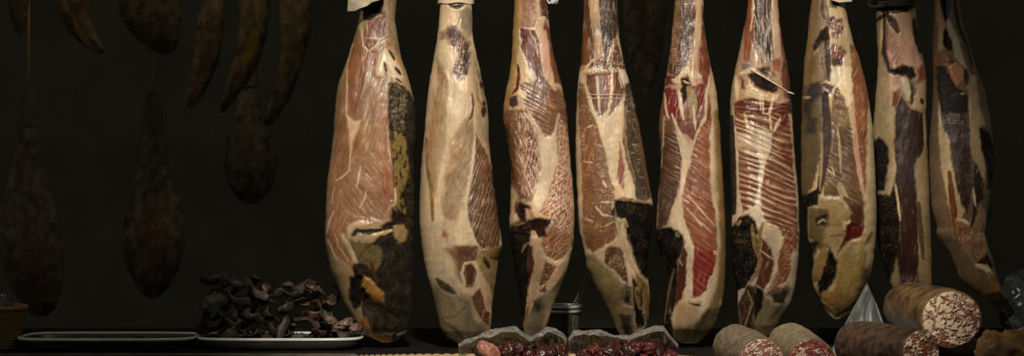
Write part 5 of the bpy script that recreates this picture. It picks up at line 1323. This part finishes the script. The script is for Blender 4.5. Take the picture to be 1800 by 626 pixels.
FATW = (236, 208, 168)
sausage(at(1672, 561, -.47), at(1584, 536, -.17), .056, 'big mottled sausage with a large crackled white cut end, topmost of the pile', CASE_MOTT,
        face_mesh(.056, 5, 62, 1.9, .86, FATW, (150, 96, 70), (128, 62, 42), .28, .0022), 5, .92, taper=.86)
sausage(at(1618, 622, -.60), at(1482, 604, -.43), .0420, 'dark brown sausage with a white and red cut end, in front of the big one', CASE_DARK,
        face_mesh(.0420, 9, 60, 1.9, .8, FATW, (170, 110, 76), (126, 66, 42), .34, .0026), 9, 1.0)
sausage(at(1338, 636, -.74), at(1284, 606, -.54), .0392, 'grey sausage with a finely speckled pink cut end, leftmost of the pile', CASE_GREY,
        face_mesh(.0392, 13, 230, 2.2, .68, (216, 184, 152), (150, 92, 72), (110, 60, 48), .22, .0016), 13)
sausage(at(1427, 637, -.74), at(1381, 603, -.50), .0396, 'pale sausage with a red marbled cut end, right of the speckled grey one', CASE_PALE,
        face_mesh(.0396, 17, 110, 1.5, .36, (206, 166, 136), (138, 62, 48), (96, 38, 32), .22, .0016), 17)
sausage(at(1722, 630, -.66), at(1850, 620, -.60), .038, 'golden brown wrinkled sausage lying in the right corner', CASE_GOLD, None, 21, lumpy=.30)
sausage(at(1590, 622, -.36), at(1740, 615, -.31), .022, 'dark sausage lying under the big mottled one', CASE_DARK, None, 25)

# grey waxed paper behind the sausages
PAPM = mat_simple('waxed_paper', (92, 91, 84), (72, 71, 66), 26, .45, .5, .5, .003)
def sheet(name, quad, Y0, Y1, seed, label, n=60, amp=.005):
    """crumpled sheet: quad is four grid corners (bottom left, bottom right, top right, top left)"""
    s, t = np.meshgrid(np.linspace(0, 1, n), np.linspace(0, 1, n))
    q = np.array(quad, float)
    p = (q[0] * ((1 - s) * (1 - t))[..., None] + q[1] * (s * (1 - t))[..., None] + q[2] * (s * t)[..., None] + q[3] * ((1 - s) * t)[..., None])
    Y = Y0 + (Y1 - Y0) * t + amp * (2 * (ridge(s * 2 + t, t * 2, seed) - .6) + .5 * (ridge(s * 4, t * 4 + s * 2, seed + 4) - .6))
    X = (p[..., 0] - 900) * S * (D + Y) / D; Z = np.maximum(ZC + (313 - p[..., 1]) * S * (D + Y) / D, ZT + .001)
    V = np.stack([X, Y, Z], -1).reshape(-1, 3)
    i = np.arange(n - 1)[:, None]; j = np.arange(n - 1)[None, :]
    F = np.stack([i * n + j, i * n + j + 1, (i + 1) * n + j + 1, (i + 1) * n + j], -1).reshape(-1, 4)
    org = Vector((V[:, 0].mean(), V[:, 1].mean(), V[:, 2].min()))
    o = link(name, mesh_np(name, V - np.array(org), F), PAPM); o.location = org
    sol = o.modifiers.new('sheet', 'SOLIDIFY'); sol.thickness = .0006
    tag(o, label, 'paper')
sheet('waxed_paper', [(1448, 640), (1575, 640), (1546, 545), (1524, 497)], -.26, -.20, 3, 'crumpled grey waxed paper standing in a peak behind the dark sausage')
sheet('waxed_paper', [(1360, 640), (1440, 640), (1412, 588), (1395, 572)], -.30, -.26, 8, 'small grey paper corner sticking up behind the pale sausage', 40, .006)

# ================================================================== odds and ends behind
TIN = mat_simple('tin', (150, 146, 134), (120, 116, 104), 30, .35, .5, .1, metal=.7)
def lathe(prof, n=72, rib=0, ribn=0, close=True):
    vs, fs = [], []
    for (r, z) in prof:
        for k in range(n):
            a = 2 * math.pi * k / n
            q = r + (rib * math.cos(a * ribn) if ribn else 0)
            vs.append((q * math.cos(a), q * math.sin(a), z))
    for i in range(len(prof) - 1):
        for k in range(n): fs.append((i * n + k, i * n + (k + 1) % n, (i + 1) * n + (k + 1) % n, (i + 1) * n + k))
    if close: fs.append(tuple(range(n - 1, -1, -1))); fs.append(tuple((len(prof) - 1) * n + k for k in range(n)))
    return vs, fs
Yp = .36; kp = S * (D + Yp) / D
hp = wz(536, Yp) - ZT
pl = empty('tin_pail', (wx(984, Yp), Yp, ZT + .001), 'small ribbed tin pail standing behind the third and fourth hams', 'pail')
rp = 38 * kp
v_, f_ = lathe([(rp * .84, 0), (rp * .86, .01), (rp * .93, hp * .6), (rp * .95, hp * .86), (rp * .955, hp * .97), (rp * .93, hp * .97), (rp * .90, hp * .6), (rp * .80, .012)], 144, .0014, 24)
link('pail_body', mesh_np('pail_body', v_, f_), mat_simple('dull_pail', (112, 100, 80), (84, 74, 58), 30, .5, .4, .2), pl)
for z, q in ((hp, 1.0), (hp * .86, .985)):
    link('rim', tube_mesh('rim', [(math.cos(a) * rp * q, math.sin(a) * rp * q, z - .004) for a in np.linspace(0, 2 * math.pi, 64, endpoint=False)], .0036, 8, closed=True), ENAM, pl)
tg = empty('tongs', at(1003, 560, Yp), 'pair of beaded metal tongs leaning out of the tin pail', 'tongs')
for dx in (-4, 4):
    a, b = Vector(at(998 + dx * .5, 560, Yp)), Vector(at(1040 + dx, 478, Yp))
    pts = [a.lerp(b, t) for t in np.linspace(0, 1, 60)]
    me = tube_mesh('arm', pts, lambda t: .0022 + .0012 * math.sin(t * 2 * math.pi * 20), 8)
    rel_child('arm', me, TIN, tg)
rel_child('bridge', tube_mesh('bridge', [at(1036, 478, Yp), at(1040, 475, Yp), at(1044, 478, Yp)], .003, 8), TIN, tg)

# wicker basket at the far left
Yk = .05; kk = S * (D + Yk) / D
wb = empty('wicker_basket', (wx(-6, Yk + .0), Yk, ZT + .001), 'brown wicker basket at the left end of the counter', 'basket')
hb_ = wz(542, Yk) - ZT; n = 240; rowsn = 15; vs, fs = [], []
for r in range(rowsn * 6 + 1):
    t = r / (rowsn * 6)
    for k in range(n):
        a = 2 * math.pi * k / n
        par = (int(t * rowsn) % 2) * math.pi
        q = (36 + 14 * t) * kk * (1 + .012 * math.sin(a * 22 + par)) + .0022 * abs(math.sin(t * rowsn * math.pi))
        vs.append((math.cos(a) * q, math.sin(a) * q, .0 + hb_ * t))
for r in range(rowsn * 6):
    for k in range(n): fs.append((r * n + k, r * n + (k + 1) % n, (r + 1) * n + (k + 1) % n, (r + 1) * n + k))
fs.append(tuple(range(n - 1, -1, -1)))
me = mesh_np('woven_side', vs, fs); o = link('woven_side', me, STRAW, wb); sol = o.modifiers.new('wall', 'SOLIDIFY'); sol.thickness = .004; sol.offset = -1
for s in range(2):
    P = []
    for i in range(200):
        a = 2 * math.pi * i / 200; ph = a * 26 + s * math.pi
        P.append((math.cos(a) * (50 * kk + .003 * math.cos(ph)), math.sin(a) * (50 * kk + .003 * math.cos(ph)), hb_ + .003 * math.sin(ph)))
    link('rim', tube_mesh('rim', P, .0035, 8, closed=True), STRAW, wb)
DPL = mat_simple('dark_film', (84, 86, 84), (40, 40, 38), 40, .2, .6, .8, .004)
o = link('wrapped_parcel', lump('wrapped_parcel', 77, .025, .023, .050, .18, 1.6, 5), DPL); o.location = (wx(4, Yk), Yk, ZT + .064); o.scale = (1, 1, 1)
tag(o, 'shiny film-wrapped parcel sticking out of the wicker basket', 'parcel')
o = link('wrapped_parcel', lump('wrapped_parcel', 91, .055, .05, .072, .22, 1.7, 5), DPL); o.location = (wx(1802, .16), .16, ZT + .085)
tag(o, 'dark film-wrapped parcel at the right end behind the last ham', 'parcel')
o = link('wrapped_parcel', lump('wrapped_parcel', 95, .03, .03, .026, .25, 1.9, 5), mat_simple('pale_film', (150, 148, 140), (90, 88, 82), 40, .2, .6, .8, .004)); o.location = (wx(1806, -.1), -.1, ZT + .03)
tag(o, 'small pale film-wrapped parcel low at the right end', 'parcel')

# ================================================================== dark hams hanging further back
DARKH = [
    ('dark ham with a painted yellowish edge highlight, second from the left in the back row', .62, [(-160, 96), (0, 96), (20, 100), (45, 112), (65, 128), (82, 148), (95, 172)], [(-160, 160), (0, 158), (30, 158), (60, 168), (80, 180), (95, 188)], 'y'),
    ('dark round-ended ham with painted pale edge highlight, third from the left in the back row', .66, [(-160, 212), (0, 208), (30, 212), (55, 226), (75, 246), (88, 262), (97, 280)], [(-160, 312), (0, 318), (40, 318), (70, 314), (88, 308), (97, 300)], 'p'),
    ('narrow dark ham hanging left of the brightest back ham', .64, [(-160, 352), (0, 352), (60, 344), (120, 336), (160, 330), (190, 326)], [(-160, 396), (0, 396), (60, 392), (110, 384), (160, 362), (190, 340)], 'm'),
    ('back ham with a yellow highlight patch painted on its side', .60, [(-160, 420), (0, 420), (50, 420), (100, 412), (140, 400), (175, 390), (200, 385)], [(-160, 474), (0, 474), (60, 470), (105, 458), (140, 440), (175, 412), (200, 394)], 'yy'),
    ('long dark ham nearest the front hams in the back row', .64, [(-160, 492), (0, 492), (40, 490), (90, 492), (150, 482), (190, 470), (220, 462)], [(-160, 548), (0, 548), (60, 546), (120, 530), (170, 512), (205, 490), (220, 474)], 'm'),
    ('dark ham at the left edge of the back row', .64, [(-160, 12), (0, 12), (30, 18), (50, 24), (64, 32)], [(-160, 56), (0, 52), (30, 48), (50, 44), (64, 38)], 'm'),
    ('dark ham hanging behind the gap of the fourth and fifth hams', 1.15, [(-160, 1092), (0, 1094), (60, 1098), (110, 1108), (145, 1122), (165, 1132)], [(-160, 1172), (0, 1170), (60, 1168), (110, 1162), (145, 1150), (165, 1140)], 'm'),
    ('dim ham hanging low behind the tall heap of dried meat', 1.10, [(150, 420), (190, 416), (240, 398), (290, 392), (330, 404), (352, 420), (360, 432)], [(150, 452), (190, 458), (240, 480), (290, 490), (330, 478), (352, 460), (360, 446)], 'm'),
    ('dim reddish ham hanging low above the left tray', 1.08, [(230, 250), (290, 244), (360, 222), (420, 212), (470, 222), (510, 244), (524, 258)], [(230, 286), (290, 296), (360, 318), (420, 326), (470, 316), (510, 294), (524, 278)], 'r'),
    ('dim reddish ham hanging low by the wicker basket', 1.08, [(220, 30), (290, 22), (370, 0), (430, -8), (490, 8), (540, 40), (556, 60)], [(220, 66), (290, 76), (370, 100), (430, 112), (490, 112), (540, 100), (556, 84)], 'r'),
]
for k, (lab, Y, L, R, kd) in enumerate(DARKH):
    mx = lambda y: (np.interp(y, [p[0] for p in L], [p[1] for p in L]) + np.interp(y, [p[0] for p in R], [p[1] for p in R])) / 2
    yb = L[-1][0]
    lay = []
    def q(pts, cls, **o): lay.append(('S', cls, pts, o))
    if kd == 'y':
        q([(112, 0), (118, 20)], 'yellow', w=14, c=(150, 128, 90), f=3); q([(132, 40), (140, 58), (152, 74), (168, 90)], 'yellow', w=14, c=(170, 132, 70), f=2)  # yellowish highlights painted along the edges
    if kd == 'p':
        q([(236, 20), (240, 45), (250, 70)], 'fat', w=9, c=(120, 104, 84), f=3); q([(250, 78), (268, 92), (290, 97)], 'fat', w=7, c=(150, 130, 104), f=2)  # pale highlight patches painted on the side and lower edge
    if kd == 'yy':
        q([(448, 60), (440, 90), (432, 110)], 'yellow', w=30, c=(160, 124, 58), f=5); q([(452, 0), (456, 30)], 'yellow', w=14, c=(130, 102, 56), f=4)  # yellow patches painted as highlights on its side
    if kd == 'm':
        q([(mx(-20), -20), (mx(60) - 4, 60), (mx(110), 110)], 'yellow', w=18, c=(110, 92, 64), f=5)
    if kd == 'r':
        q([(mx(yb - 160), yb - 160), (mx(yb - 60), yb - 60)], 'blood', w=50, c=(128, 96, 78), f=9)
    build_ham(dict(seed=200 + k * 7, Y=Y, base=('crust', (112, 100, 78) if Y > .9 else (104, 88, 64)), back=(74, 66, 52), hoofmat='rind', rail=(1.10 if Y > .9 else .66), label=lab, L=[(a, b) for a, b in L], R=[(a, b) for a, b in R],
                   layers=lay, step=2.6, nf=44, nb=20, top=(L[0][0] if L[0][0] > 0 else (-100 if Y > .9 else -160)), minisl=99999, group='dark hams in the back row', df=.8))

# ================================================================== light and camera
w = bpy.data.worlds.new('dusk'); SC.world = w; w.use_nodes = True
bgn = w.node_tree.nodes.get('Background'); bgn.inputs[0].default_value = (1.0, .96, .80, 1); bgn.inputs[1].default_value = .078

def look(o, tgt):
    d = Vector(tgt) - o.location
    o.rotation_euler = d.to_track_quat('-Z', 'Y').to_euler()
key = bpy.data.lights.new('stall_spotlight', 'SPOT'); key.energy = 405; key.color = (1.0, .93, .80)
key.spot_size = math.radians(30); key.spot_blend = .5; key.shadow_soft_size = .09
ko = bpy.data.objects.new('stall_spotlight', key); COL.objects.link(ko)
ko.location = (.08, -2.6, 2.88); look(ko, (.22, 0, 1.08))
dim = bpy.data.lights.new('added_rim_light', 'AREA'); dim.energy = 2.6; dim.color = (1.0, .84, .58); dim.size = .15  # unseen lamp added to give the back hams rim light
do = bpy.data.objects.new('added_rim_light', dim); COL.objects.link(do)
do.location = (-.62, -.05, 2.5); look(do, (-.72, .6, 1.3))

cam = bpy.data.cameras.new('camera'); co = bpy.data.objects.new('camera', cam); COL.objects.link(co)
co.location = (0, -D, ZC); co.rotation_euler = (math.pi / 2, 0, 0)
cam.sensor_width = 36; cam.lens = 36 * D / (1800 * S); cam.clip_end = 60
SC.camera = co
SC.view_settings.view_transform = 'Standard'; SC.view_settings.look = 'None'
SC.view_settings.gamma = 1; SC.view_settings.use_curve_mapping = False; SC.view_settings.exposure = 0.0
